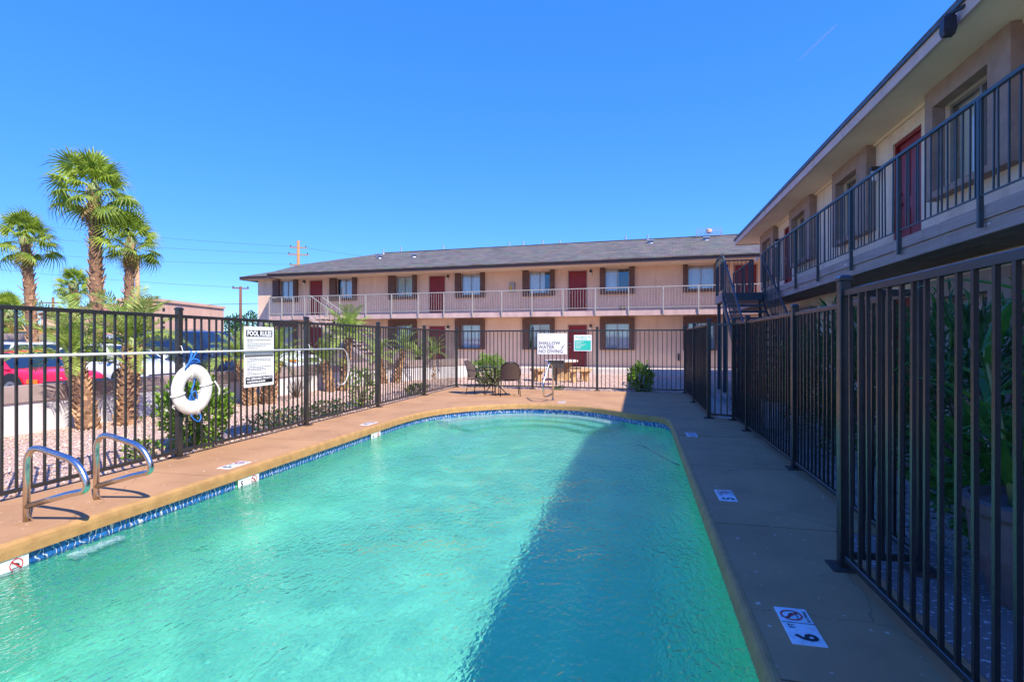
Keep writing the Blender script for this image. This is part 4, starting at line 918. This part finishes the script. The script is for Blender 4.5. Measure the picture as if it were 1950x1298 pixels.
for k in range(5):
    bx, by = U(-.16, .16), U(-.16, .16); h = U(.75, 1.12); tx, ty = bx * 1.8, by * 1.8
    MB().tube([(bx, by, 0), (bx * 1.3, by * 1.3, h * .5), (tx, ty, h)], [.018, .014, .008], 7).build('stalk', K['petiole'], cp, True)
    for j in range(10):
        t = .12 + .88 * j / 9; mb = MB(); strap(U(.45, .75), U(.055, .085), U(1.6, 3), mb, (bx + (tx - bx) * t, by + (ty - by) * t, h * t), j * 2.4 + U(-.4, .4) + k, U(.5, 1.1)); mb.build('leaf', K['leafcorn'], cp, True)
for x, y, lab in ((2.75, 2.55, 'leafy shrub low behind the nearest fence beside the brown pot'), (2.5, 4.35, 'leafy shrub behind the brown pot near the wall')):
    bush((x, y, -.04), (.5, .5, .45, .5), 900, .13, lab, 'leafcorn', .45)
wp = tag(MB().lathe([(.15, 0), (.17, .01), (.23, .42), (.24, .45), (.21, .45), (.20, .40), (.001, .39)], 26, (0, 0, -.04)).build('plant_pot', K['potwhite']), 'white fluted pot behind the set-back fence near the gate post', 'plant pot'); wp.location = (2.2, 9.75, 0)
bush((2.2, 9.75, .36), (.26, .26, .22, .24), 420, .13, 'bushy dark plant growing in the white pot', 'leafdark', .25, cat='plant', name='potted_plant')

# ------------------------------------------------------------------ palms
def fan_mesh(name, m, rad, nseg, pet, droop):
    mb = MB(); mb2 = None
    mb.tube([(0, 0, 0), (pet * .5, 0, .02), (pet, 0, 0)], [.022, .016, .010], 4)
    for k in range(nseg):
        a = math.radians(-128 + 256 * k / (nseg - 1)); l = rad * (.72 + .28 * math.cos(a * .62)) * U(.9, 1.08); w_ = .030 * rad / .8
        d = Vector((math.cos(a), math.sin(a), 0)); sd_ = Vector((-math.sin(a), math.cos(a), 0)); o = Vector((pet, 0, 0)); dr = droop * U(.6, 1.4)
        fold = abs(math.sin(a)) * .30 * rad
        p1 = o + d * l * .42 + Vector((0, 0, -.02 - fold * .2)); p2 = o + d * l * .74 + Vector((0, 0, -dr * .30 - fold * .6)); p3 = o + d * l * .96 + Vector((U(-.03, .03), U(-.03, .03), -dr * 1.25 - fold)); h = Vector((0, 0, .016))
        mb.quad(o, p1 + sd_ * w_ * 1.1 - h, p1 + h); mb.quad(o, p1 + h, p1 - sd_ * w_ * 1.1 - h)
        mb.quad(p1 + h, p1 + sd_ * w_ * 1.1 - h, p2 + sd_ * w_ * .6, p2); mb.quad(p1 - sd_ * w_ * 1.1 - h, p1 + h, p2, p2 - sd_ * w_ * .6)
        mb.quad(p2 - sd_ * w_ * .6, p2 + sd_ * w_ * .6, p3)
    return mb.mesh(name, m)
FAN = [fan_mesh('frond', K['fan'], .90, 24, .85, .20), fan_mesh('frond', K['fan'], .85, 23, 1.0, .34), fan_mesh('frond', K['fan2'], .85, 23, 1.05, .42)]
FDRY = [fan_mesh('frond', K['fandry'], .65, 22, .5, .4), fan_mesh('frond', K['thatch'], .6, 20, .55, .45)]
def trunk_mesh(h, lean, r0, r1, boots, curve=.0, spread=.13, bm='boot'):
    pts = [Vector((lean[0] * t + curve * math.sin(t * math.pi), lean[1] * t, h * t)) for t in [k / 10 for k in range(11)]]
    mb = MB(); mb.tube(pts, [r0 * 1.15] + [r0 + (r1 - r0) * k / 10 for k in range(1, 11)], 14)
    b2 = MB(); n_ = int(boots)
    for k in range(n_):
        t = (k + .5) / n_; i = min(int(t * 10), 9); p = pts[i].lerp(pts[i + 1], t * 10 - i); a = k * 2.399 + U(-.2, .2); rr = r0 + (r1 - r0) * t
        d = Vector((math.cos(a), math.sin(a), 0)); sd_ = Vector((-d.y, d.x, 0)); ww = rr * U(.22, .42); L_ = spread * U(.5, 1.25); up = Vector((0, 0, U(.6, 1.5)))
        c = p + d * rr * .92; e = c + (d * U(.35, .9) + up).normalized() * L_
        b2.rings([[c - sd_ * ww - d * .02, c + sd_ * ww - d * .02, c + sd_ * ww * .8 + d * .025, c - sd_ * ww * .8 + d * .025], [e - sd_ * ww * .45, e + sd_ * ww * .45, e + sd_ * ww * .4 + d * .012, e - sd_ * ww * .4 + d * .012]])
    return mb, b2, pts[-1]
def fan_palm(x, y, h, lean, k, nf, label, r=.17, boots=150, dry=10):
    o = empty('fan_palm', (x, y, -.05), 0, label, 'palm tree', 'tall fan palms beyond the parking lot')
    mb, b2, top = trunk_mesh(h, lean, r * 1.1, r * .85, boots, U(-.1, .1), .24)
    tr = mb.build('trunk', K['trunk'], o, True); b2.build('leaf_boots', K['boot'], tr)
    cr = MB().lathe([(r * .8, -.35), (r * 1.1, -.1), (r * .8, .15), (.03, .35)], 10, tuple(top)).build('crown', K['petiole'], o, True)
    for i in range(nf):
        t = i / nf; el = math.radians(86 - 124 * t + U(-13, 13)); az = i * 2.399 + U(-.3, .3); me = FAN[0] if t < .35 else (FAN[1] if t < .7 else FAN[2])
        m4 = Matrix.Translation(top + Vector((0, 0, .18 - .40 * t))) @ Matrix.Rotation(az, 4, 'Z') @ Matrix.Rotation(-el, 4, 'Y') @ Matrix.Rotation(U(-.5, .5), 4, 'X') @ Matrix.Scale(k * U(.75, 1.12), 4)
        ob('frond', me, cr, mw=m4)
    for i in range(dry):
        az = U(0, 6.28); el = math.radians(U(-85, -55)); m4 = Matrix.Translation(top + Vector((0, 0, -.25 - .25 * R()))) @ Matrix.Rotation(az, 4, 'Z') @ Matrix.Rotation(-el, 4, 'Y') @ Matrix.Scale(k * U(.7, 1.0), 4)
        ob('dead_frond', FDRY[0] if i % 3 == 0 else FDRY[1], cr, mw=m4)
CA, SA = math.cos(math.radians(13.12)), math.sin(math.radians(13.12))
def world(px, w_):                                    # ground point seen in that direction at that distance ahead
    r = (px - 975) / 1038 * w_; return (r * CA - w_ * SA, r * SA + w_ * CA)
for px, dist, zc, lean, k, nf, r, boots, dry, lab in ((183, 20, 7.0, (-.1, 0), .92, 36, .21, 190, 12, 'tallest fan palm in the middle of the group at left'), (66, 20, 5.2, (-.45, 0), .72, 28, .17, 120, 5, 'fan palm with reddish trunk leaning left at the photo edge'), (246, 20.5, 5.15, (.05, 0), .70, 30, .17, 130, 12, 'shorter fan palm just right of the tallest one'), (143, 29, 4.4, (-.1, 0), .60, 32, .22, 120, 26, 'small distant fan palm with shaggy trunk between the taller ones'), (20, 24, 2.6, (-.1, 0), .62, 24, .2, 80, 22, 'low fan palm with shaggy trunk at the far left edge')):
    x, y = world(px, dist); fan_palm(x, y, zc, lean, k, nf, lab, r, boots, dry)

def date_frond(L_, droop, nl, seed):
    rg = random.Random(seed); mb = MB(); pts = []; p = Vector((0, 0, 0)); d = Vector((1, 0, 0)); n_ = 12
    for k in range(n_ + 1):
        pts.append(p.copy()); p = p + d * (L_ / n_); d = (d + Vector((0, 0, -droop * (k + 1) / n_ / n_ * 2))).normalized()
    mb.tube(pts, [.012 - .0007 * k for k in range(n_ + 1)], 4)
    for k in range(nl):
        t = .12 + .88 * (k + .5) / nl; i = min(int(t * n_), n_ - 1); c = pts[i].lerp(pts[i + 1], t * n_ - i); dr = (pts[i + 1] - pts[i]).normalized(); up = Vector((-dr.z, 0, dr.x))
        ll = .27 * L_ * math.sin(math.pi * (.18 + .78 * t)) ** .6
        for s_ in (-1, 1):
            e = (dr * rg.uniform(.55, .9) + Vector((0, s_, 0)) * rg.uniform(.7, 1.) + up * rg.uniform(.0, .45)).normalized(); wv = dr * .011
            m_ = c + e * ll * .55; q = c + e * ll + Vector((0, 0, -ll * rg.uniform(.1, .35)))
            mb.quad(c - wv * .5, c + wv * .5, m_ + wv, m_ - wv); mb.quad(m_ - wv, m_ + wv, q)
    return mb.mesh('frond', K['date'])
DF = [date_frond(1.0, .8, 34, 1), date_frond(1.0, 1.4, 34, 2), date_frond(1.0, 2.0, 32, 3)]
def date_palm(x, y, h, lean, L_, nf, label, r=.10):
    o = empty('date_palm', (x, y, -.05), 0, label, 'palm', 'small feather-leaved palms between fence and low wall')
    mb, b2, top = trunk_mesh(h, lean, r * 1.15, r * .95, 110, U(-.04, .04), .10)
    tr = mb.build('trunk', K['trunk'], o, True); b2.build('leaf_boots', K['boot'], tr)
    cr = MB().lathe([(r * .8, -.10), (r, .0), (r * .6, .10), (.01, .2)], 8, tuple(top)).build('crown', K['petiole'], o, True)
    for i in range(nf):
        t = i / nf; el = math.radians(82 - 78 * t + U(-8, 8)); me = DF[0] if t < .3 else (DF[1] if t < .7 else DF[2])
        ob('frond', me, cr, mw=Matrix.Translation(top + Vector((0, 0, .08 - .12 * t))) @ Matrix.Rotation(i * 2.399 + U(-.3, .3), 4, 'Z') @ Matrix.Rotation(-el, 4, 'Y') @ Matrix.Rotation(U(-.4, .4), 4, 'X') @ Matrix.Scale(L_ * U(.8, 1.12), 4))
for a in ((-8.75, 7.1, 1.12, (-.42, .08), 1.1, 20, 'leaning small palm at far left in front of the red car', .13), (-8.6, 7.6, 1.36, (.06, .1), 1.1, 20, 'upright small palm beside the leaning one, before the white sedan', .13),
          (-8.45, 10.55, .98, (-.35, .1), .9, 20, 'small palm with thick trunk left of the pool rules sign', .12), (-8.3, 10.9, .95, (.12, .1), .9, 20, 'small palm with thick trunk behind the pool rules sign', .14),
          (-8.55, 13.9, .82, (-.25, .1), .72, 18, 'short stem of the twin palms behind the rescue hook', .10), (-8.35, 14.25, 1.55, (.1, .15), 1.0, 24, 'taller of the twin palms behind the rescue hook', .10),
          (-8.35, 16.9, .85, (-.25, .1), .75, 18, 'small palm leaning left, behind the third fence post', .09), (-8.1, 17.3, 1.15, (.25, .1), .8, 18, 'small palm leaning right, behind the third fence post', .085),
          (-7.7, 19.3, .82, (-.5, .0), .66, 16, 'left arm of the small V-shaped palm pair near the end of the low wall', .085), (-7.6, 19.35, .95, (.05, .05), .72, 16, 'upright arm of the small V-shaped palm pair near the end of the low wall', .085)): date_palm(*a)

# ------------------------------------------------------------------ low white wall with cap
lw = empty('low_wall', (-9.3, 3, 0), 0, 'low white stucco wall with mauve cap between gravel and parking lot', 'wall')
wp_ = catmull([(-9.4, -3), (-9.42, 4), (-9.40, 8), (-9.30, 12), (-9.05, 15.2), (-8.5, 17.4), (-7.6, 19.4), (-6.75, 20.9)], 6)
def ribbon(P, d): return offset(P, d)
def wall_run(P, h0, h1, t, name, m, parent):
    A = offset(P, t / 2); B_ = offset(P, -t / 2); mb = MB(); rs = [[(a[0] + 9.3, a[1] - 3, h0), (b[0] + 9.3, b[1] - 3, h0), (b[0] + 9.3, b[1] - 3, h1), (a[0] + 9.3, a[1] - 3, h1)] for a, b in zip(A, B_)]
    return mb.rings(rs).build(name, K[m], parent)
wall_run(wp_, -.05, .46, .20, 'wall_body', 'whitewall', lw); wall_run(wp_, .455, .70, .27, 'cap', 'wallcap', lw)

# ------------------------------------------------------------------ parked cars (local +x forward)
def paint(name, c, r=.25): return mat(name, c, r, spec=.6, clearcoat=.6)
def make_car(loc, rz, label, m, L_=4.4, W=1.72, hood=.78, belt=.86, roof=1.32, boxy=0., grp='cars parked facing the low wall', cat='car', name='parked_car', grille=False, suv=False, van=False):
    o = empty(name, loc, rz, label, cat, grp); h = L_ / 2; w2 = W / 2
    def ring(x, w_, zb, zt): return [(x, s * a, z) for s, a, z in ((1, w_ * .9, zb), (1, w_, zb + .12), (1, w_ * 1.0, zb + .3), (1, w_ * .97, zt - .07), (1, w_ * .86, zt), (1, w_ * .4, zt + .03), (-1, w_ * .4, zt + .03), (-1, w_ * .86, zt), (-1, w_ * .97, zt - .07), (-1, w_, zb + .3), (-1, w_, zb + .12), (-1, w_ * .9, zb))]
    cb = .2 * L_ if not (suv or van) else .24 * L_; rear = belt + .02
    st_ = [(h, w2 * .80, .34, hood - .20), (h - .05, w2 * .90, .28, hood - .10), (h - .25, w2 * .97, .22, hood - .03), (h - .9, w2, .2, hood + .03), (cb + .1, w2, .2, belt), (0, w2, .2, belt + .01), (-h * .45, w2, .2, belt + .02), (-h + .5, w2 * .98, .22, rear), (-h + .1, w2 * .93, .28, rear - .04), (-h, w2 * .86, .34, rear - .16)]
    MB().rings([ring(*q) for q in st_]).build('body', m, o, True)
    x0, x1, x2, x3 = cb + .25, cb - .42, (-h * .42 if not (suv or van) else -h + .30), (-h + .75 if not (suv or van) else -h + .06)
    a, b = w2 * .93, w2 * .74
    base = [(x0, belt - .02), (x3, belt - .02)]
    def cab(x, w_, z): return [(x, w_, z), (x, -w_, z)]
    B4 = [(x0, a, belt - .02), (x0, -a, belt - .02), (x3, -a, belt - .02), (x3, a, belt - .02)]
    T4 = [(x1, b, roof - .05), (x1, -b, roof - .05), (x2, -b, roof - .05), (x2, b, roof - .05)]
    R4 = [(x1 - .12, b * .82, roof), (x1 - .12, -b * .82, roof), (x2 + .12, -b * .82, roof), (x2 + .12, b * .82, roof)]
    MB().rings([B4, T4, R4]).build('cabin', m, o)
    def pane(name, c4, ins=.10, off=.008):
        c4 = [Vector(c) for c in c4]; n_ = (c4[1] - c4[0]).cross(c4[3] - c4[0]).normalized(); cen = sum(c4, Vector()) / 4
        if n_.dot(cen - Vector((cen.x * .3, 0, .6))) < 0: n_ = -n_
        q = [c + (cen - c) * ins + n_ * off for c in c4]; MB().rings([[v - n_ * .006 for v in q], q]).build(name, K['carglass'], o)
    pane('windshield', [B4[0], B4[1], T4[1], T4[0]], .09); pane('rear_window', [B4[3], B4[2], T4[2], T4[3]], .11)
    for s in (0, 1):
        bf, br, tf, trr = (B4[0], B4[3], T4[0], T4[3]) if s == 0 else (B4[1], B4[2], T4[1], T4[2]); lp = lambda p, q, t: tuple(u + (v - u) * t for u, v in zip(p, q))
        pane('side_window', [lp(bf, br, .06), lp(bf, br, .48), lp(tf, trr, .44), lp(tf, trr, .03)], .09); pane('side_window', [lp(bf, br, .52), lp(bf, br, .93), lp(tf, trr, .97), lp(tf, trr, .50)], .09)
    for sx_ in (h - .85, -h + .85):
        for s in (-1, 1):
            yv = s * (w2 - .08); MB().rings([[(sx_ + .36 * math.cos(t), s * (w2 + .004) + dy, .33 + .36 * math.sin(t)) for t in [k * math.pi / 9 for k in range(-1, 11)]] for dy in (-.02, .0)]).build('wheel_arch', K['plastic'], o)
            ty = MB().rings([[(sx_ + r * math.cos(t), yv + dy, .31 + r * math.sin(t)) for t in [k * math.pi / 10 for k in range(20)]] for r, dy in ((.29, -.1), (.31, -.07), (.31, .07 + .02 * s), (.27, .1 * 1))]).build('wheel', K['tyre'], o, True)
            MB().rings([[(sx_ + r * math.cos(t), yv + s * dy, .31 + r * math.sin(t)) for t in [k * math.pi / 8 for k in range(16)]] for r, dy in ((.2, .085), (.19, .108), (.05, .10))]).build('rim', K['rim'], ty)
    for s in (-1, 1):
        MB().rings([[(h - .18 - .10 * q, s * (w2 * .60 - .2 * (q - .5)), z) for q, z in ()] for _ in ()] or [[(h - .02, s * w2 * .42, hood - .26), (h - .10, s * w2 * .86, hood - .26), (h - .12, s * w2 * .86, hood - .13), (h - .04, s * w2 * .42, hood - .13)], [(h + .012, s * w2 * .42, hood - .255), (h - .055, s * w2 * .89, hood - .255), (h - .085, s * w2 * .88, hood - .135), (h - .015, s * w2 * .42, hood - .135)]]).build('headlight', K['lampclear'], o)
        MB().box(h - .42, h - .12, s * (w2 * .97) - .012, s * (w2 * .97) + .012, hood - .25, hood - .15).build('turn_signal', K['amber'], o)
        MB().box(-h - .01, -h + .12, s * w2 * .75 - .12, s * w2 * .75 + .1, rear - .32, rear - .16).build('tail_light', K['red'], o)
        MB().rings([[(cb + .12 + dx, s * (w2 + .02) + dy, belt + dz) for dx, dy, dz in ((0, -.04, .0), (0, .08 * s, .02), (0, .08 * s, .13), (0, -.04, .12))], [(cb + .22, s * (w2 + .02), belt + .02), (cb + .22, s * (w2 + .07), belt + .03), (cb + .22, s * (w2 + .07), belt + .10), (cb + .22, s * (w2 + .02), belt + .1)]]).build('mirror', m, o)
    MB().bbox(h - .06, h + .07, -w2 * .93, w2 * .93, .30, .50, .03).build('bumper', K['plastic'] if not grille else K['chrome'], o); MB().bbox(-h - .07, -h + .06, -w2 * .93, w2 * .93, .30, .50, .03).build('bumper', K['plastic'] if not grille else K['chrome'], o)
    if grille:
        gm = MB()
        for k in range(9): gm.box(h + .004, h + .022, -.42 + .1 * k, -.36 + .1 * k, hood - .27, hood - .11)
        gm.build('grille', K['plastic'], o)
    return o
red = paint('red_car_paint', (.66, .012, .03)); wht = paint('white_car_paint', (.78, .78, .77)); drk = paint('dark_blue_paint', (.012, .018, .04)); slv = paint('white_van_paint', (.72, .72, .71))
make_car((-15.35, 10.45, -.03), 0, 'low red coupe parked facing the low wall at far left', red, 4.25, 1.7, .70, .78, 1.20)
make_car((-15.5, 13.25, -.03), 0, 'white sedan with amber turn signal parked behind the twin palms', wht, 4.5, 1.75, .80, .88, 1.36)
make_car((-15.6, 16.6, -.03), 0, 'dark blue sport utility vehicle parked behind the life ring post', drk, 4.7, 1.85, 1.02, 1.10, 1.78, suv=True)
make_car((-15.0, 19.3, -.03), 0, 'white car with ribbed black grille parked behind the pool rules sign', wht, 4.7, 1.8, .88, .95, 1.42, grille=True)
make_car((-19.8, 18.2, -.03), 0, 'white van standing in the lot behind the white sedan', slv, 4.9, 1.9, 1.0, 1.08, 1.66, van=True, grp='vehicles standing in the middle of the lot', cat='van', name='parked_van')
make_car((-21.3, 15.1, -.03), 3.14, 'white car seen from behind in the far row of the lot', wht, 4.4, 1.72, .80, .88, 1.38, grp='vehicles standing in the middle of the lot')

# ------------------------------------------------------------------ far side of the lot and the street
fw = empty('boundary_wall', (-26, 15, 0), 0, 'long white boundary wall with grey cap at the far side of the lot', 'wall')
MB().box(-.12, .12, -35, 45, -.05, 1.45).build('wall_body', K['whitewall'], fw); MB().box(-.18, .18, -35, 45, 1.45, 1.72).build('cap', K['wallcap'], fw)
def far_box(px0, px1, w_, dep, ztop, m, name, label, cat='building', roofm=None, rot=0.):
    x, y = world((px0 + px1) / 2, w_); wd = (px1 - px0) / 1038 * w_
    o = empty(name, (x, y, 0), math.radians(13.12) + rot, label, cat)
    MB().box(-wd / 2, wd / 2, 0, dep, -.1, ztop).build('wall', K[m], o); MB().box(-wd / 2 - .12, wd / 2 + .12, -.12, dep + .12, ztop, ztop + .22).build('parapet_cap', K[roofm or m], o)
    return o, wd
o, wd = far_box(226, 298, 42, 9.8, 4.45, 'adobe', 'adobe_building', 'flat-roofed pink adobe building with dark vertical lettering')
mk = MB()
for k in range(5): mk.box(wd / 2 + .001, wd / 2 + .03, .7, .98, 3.75 - k * .48, 4.0 - k * .48)
mk.build('wall_lettering', K['black'], o); MB().box(wd / 2 + .02, wd / 2 + .9, 3.0, 5.2, 1.9, 2.4).build('awning', K['wallcap'], o)
MB().box(wd / 2 - .5, wd / 2 - .3, -.1, -.01, 0, 4.3).build('downpipe', K['wooddark'], o); MB().box(-1.2, .6, -.06, -.005, 1.2, 2.5).build('window', K['carglass'], o)
o, wd = far_box(78, 225, 48, 9, 3.6, 'adobe', 'low_house', 'low pink house with clay roof behind the small palm', roofm='tileroof')
MB().rings([[(-wd / 2 - .3, -.4, 3.85), (wd / 2 + .3, -.4, 3.85), (wd / 2 + .3, 9.4, 3.85), (-wd / 2 - .3, 9.4, 3.85)], [(-wd / 2 + 3, 4.4, 5.0), (wd / 2 - 1, 4.4, 5.0), (wd / 2 - 1, 4.6, 5.0), (-wd / 2 + 3, 4.6, 5.0)]]).build('roof', K['tileroof'], o)
MB().box(-2.5, -.5, -.06, -.005, 1.3, 2.6).build('window', K['carglass'], o)
o, wd = far_box(-60, 72, 46, 8, 2.5, 'orangewall', 'ochre_house', 'low ochre house at the far left edge', roofm='wallcap'); MB().box(.5, 2.6, -.05, -.004, 1.3, 2.2).build('window', K['carglass'], o)
def tree(px, w_, h, r, label):
    x, y = world(px, w_); o = empty('street_tree', (x, y, 0), 0, label, 'tree', 'distant trees along the street')
    MB().tube([(0, 0, 0), (.1, 0, h * .5), (.0, .1, h * .8)], [.16, .12, .05], 8).build('trunk', K['twig'], o, True); leaves(1100, (r, r, h * .32, h * .72), .28, 'leafdark', 'crown', o, .5)
tree(434, 55, 3.6, 1.3, 'distant street tree left of the dark utility pole'); tree(472, 60, 4.2, 1.6, 'distant street tree behind the dark utility pole'); tree(30, 60, 5.0, 2.2, 'distant street tree at the far left'); tree(190, 62, 5.6, 2.2, 'distant street tree behind the pink houses')
def upole(px, w_, z1, m, label, arms, r=.14, lean=0.):
    x, y = world(px, w_); o = empty('utility_pole', (x, y, 0), .5, label, 'utility pole'); MB().tube([(0, 0, 0), (lean, 0, z1)], [r, r * .75], 10).build('pole', K[m], o, True)
    for z, l in arms:
        MB().box(-l, l, -.06, .06, z - .06, z + .06).build('crossarm', K[m], o)
        for t in (-.9, .9): MB().lathe([(.05, 0), (.07, .08), (.04, .2)], 8, (t * l, 0, z + .06)).build('insulator', K['plastic'], o)
    return x, y
P1 = upole(568, 62, 12.8, 'wood', 'pale wooden utility pole rising behind the roof of the apartment block', ((12.0, .9), (11.2, 1.1), (10.0, .9)), .22)
P2 = upole(458, 58, 7.2, 'wooddark', 'dark utility pole left of the apartment block', ((7.0, .8),), .17)
P3 = upole(101, 60, 6.2, 'wooddark', 'small dark pole behind the low pink house', ((5.6, 1.2),), .16)
x, y = world(272, 24); o = empty('leaning_trunk', (x, y, 0), 0, 'slender bare trunk leaning left beside the shorter fan palm', 'trunk'); MB().tube([(0, 0, 0), (-.25, 0, 2.6), (-.33, 0, 5.2)], [.13, .10, .08], 8).build('stem', K['boot'], o, True)
def wire(name, p, q, sag, label, r=.013):
    p = Vector(p); q = Vector(q); pts = [tuple(p.lerp(q, t) - Vector((0, 0, sag * 4 * t * (1 - t)))) for t in [k / 20 for k in range(21)]]
    tag(MB().tube(pts, r, 4).build(name, K['wire']), label, 'cable', 'power lines over the street')
A_ = world(-500, 66)
wire('power_line', (*A_, 21.0), (*P1, 12.1), 1.2, 'top power line running left from the pale wooden pole'); wire('power_line', (*A_, 19.0), (*P1, 11.3), 1.3, 'second power line from the top of the pale wooden pole'); wire('power_line', (*A_, 16.2), (*P1, 10.1), 1.3, 'third power line from the top of the pale wooden pole')
B2 = world(-400, 50); wire('power_line', (*B2, 10.4), (*P2, 7.1), .6, 'power line reaching the top of the dark pole'); C2 = world(900, 58)
wire('power_line', (*B2, 4.2), (*C2, 6.0), .2, 'thick low cable running level above the parked cars', .026); wire('power_line', (*P1, 12.1), (*world(1100, 70), 9.5), .4, 'power line running right from the pale pole behind the roof')
# ------------------------------------------------------------------ contrail, far up
d0 = Vector((0, 0, 0))
def skyp(px, py, dist):
    r = (px - 975) / 1038; u = (649 - py) / 1038; return Vector((r * CA - SA, r * SA + CA, u)) * dist
CT = glass_mat('contrail_vapour', (1, 1, 1), 0.); CT.node_tree.nodes['Mix Shader'].inputs[0].default_value = .2
for l_ in list(CT.node_tree.nodes['Mix Shader'].inputs[0].links): CT.node_tree.links.remove(l_)
df = CT.node_tree.nodes.new('ShaderNodeBsdfDiffuse'); CT.node_tree.links.new(df.outputs[0], CT.node_tree.nodes['Mix Shader'].inputs[2])
a, b = skyp(1518, 118, 9000), skyp(1595, 46, 8600)
tag(MB().tube([tuple(a.lerp(b, k / 8)) for k in range(9)], [6, 12, 17, 20, 21, 21, 20, 18, 10], 6).build('contrail', CT), 'thin white contrail high in the blue sky', 'contrail')
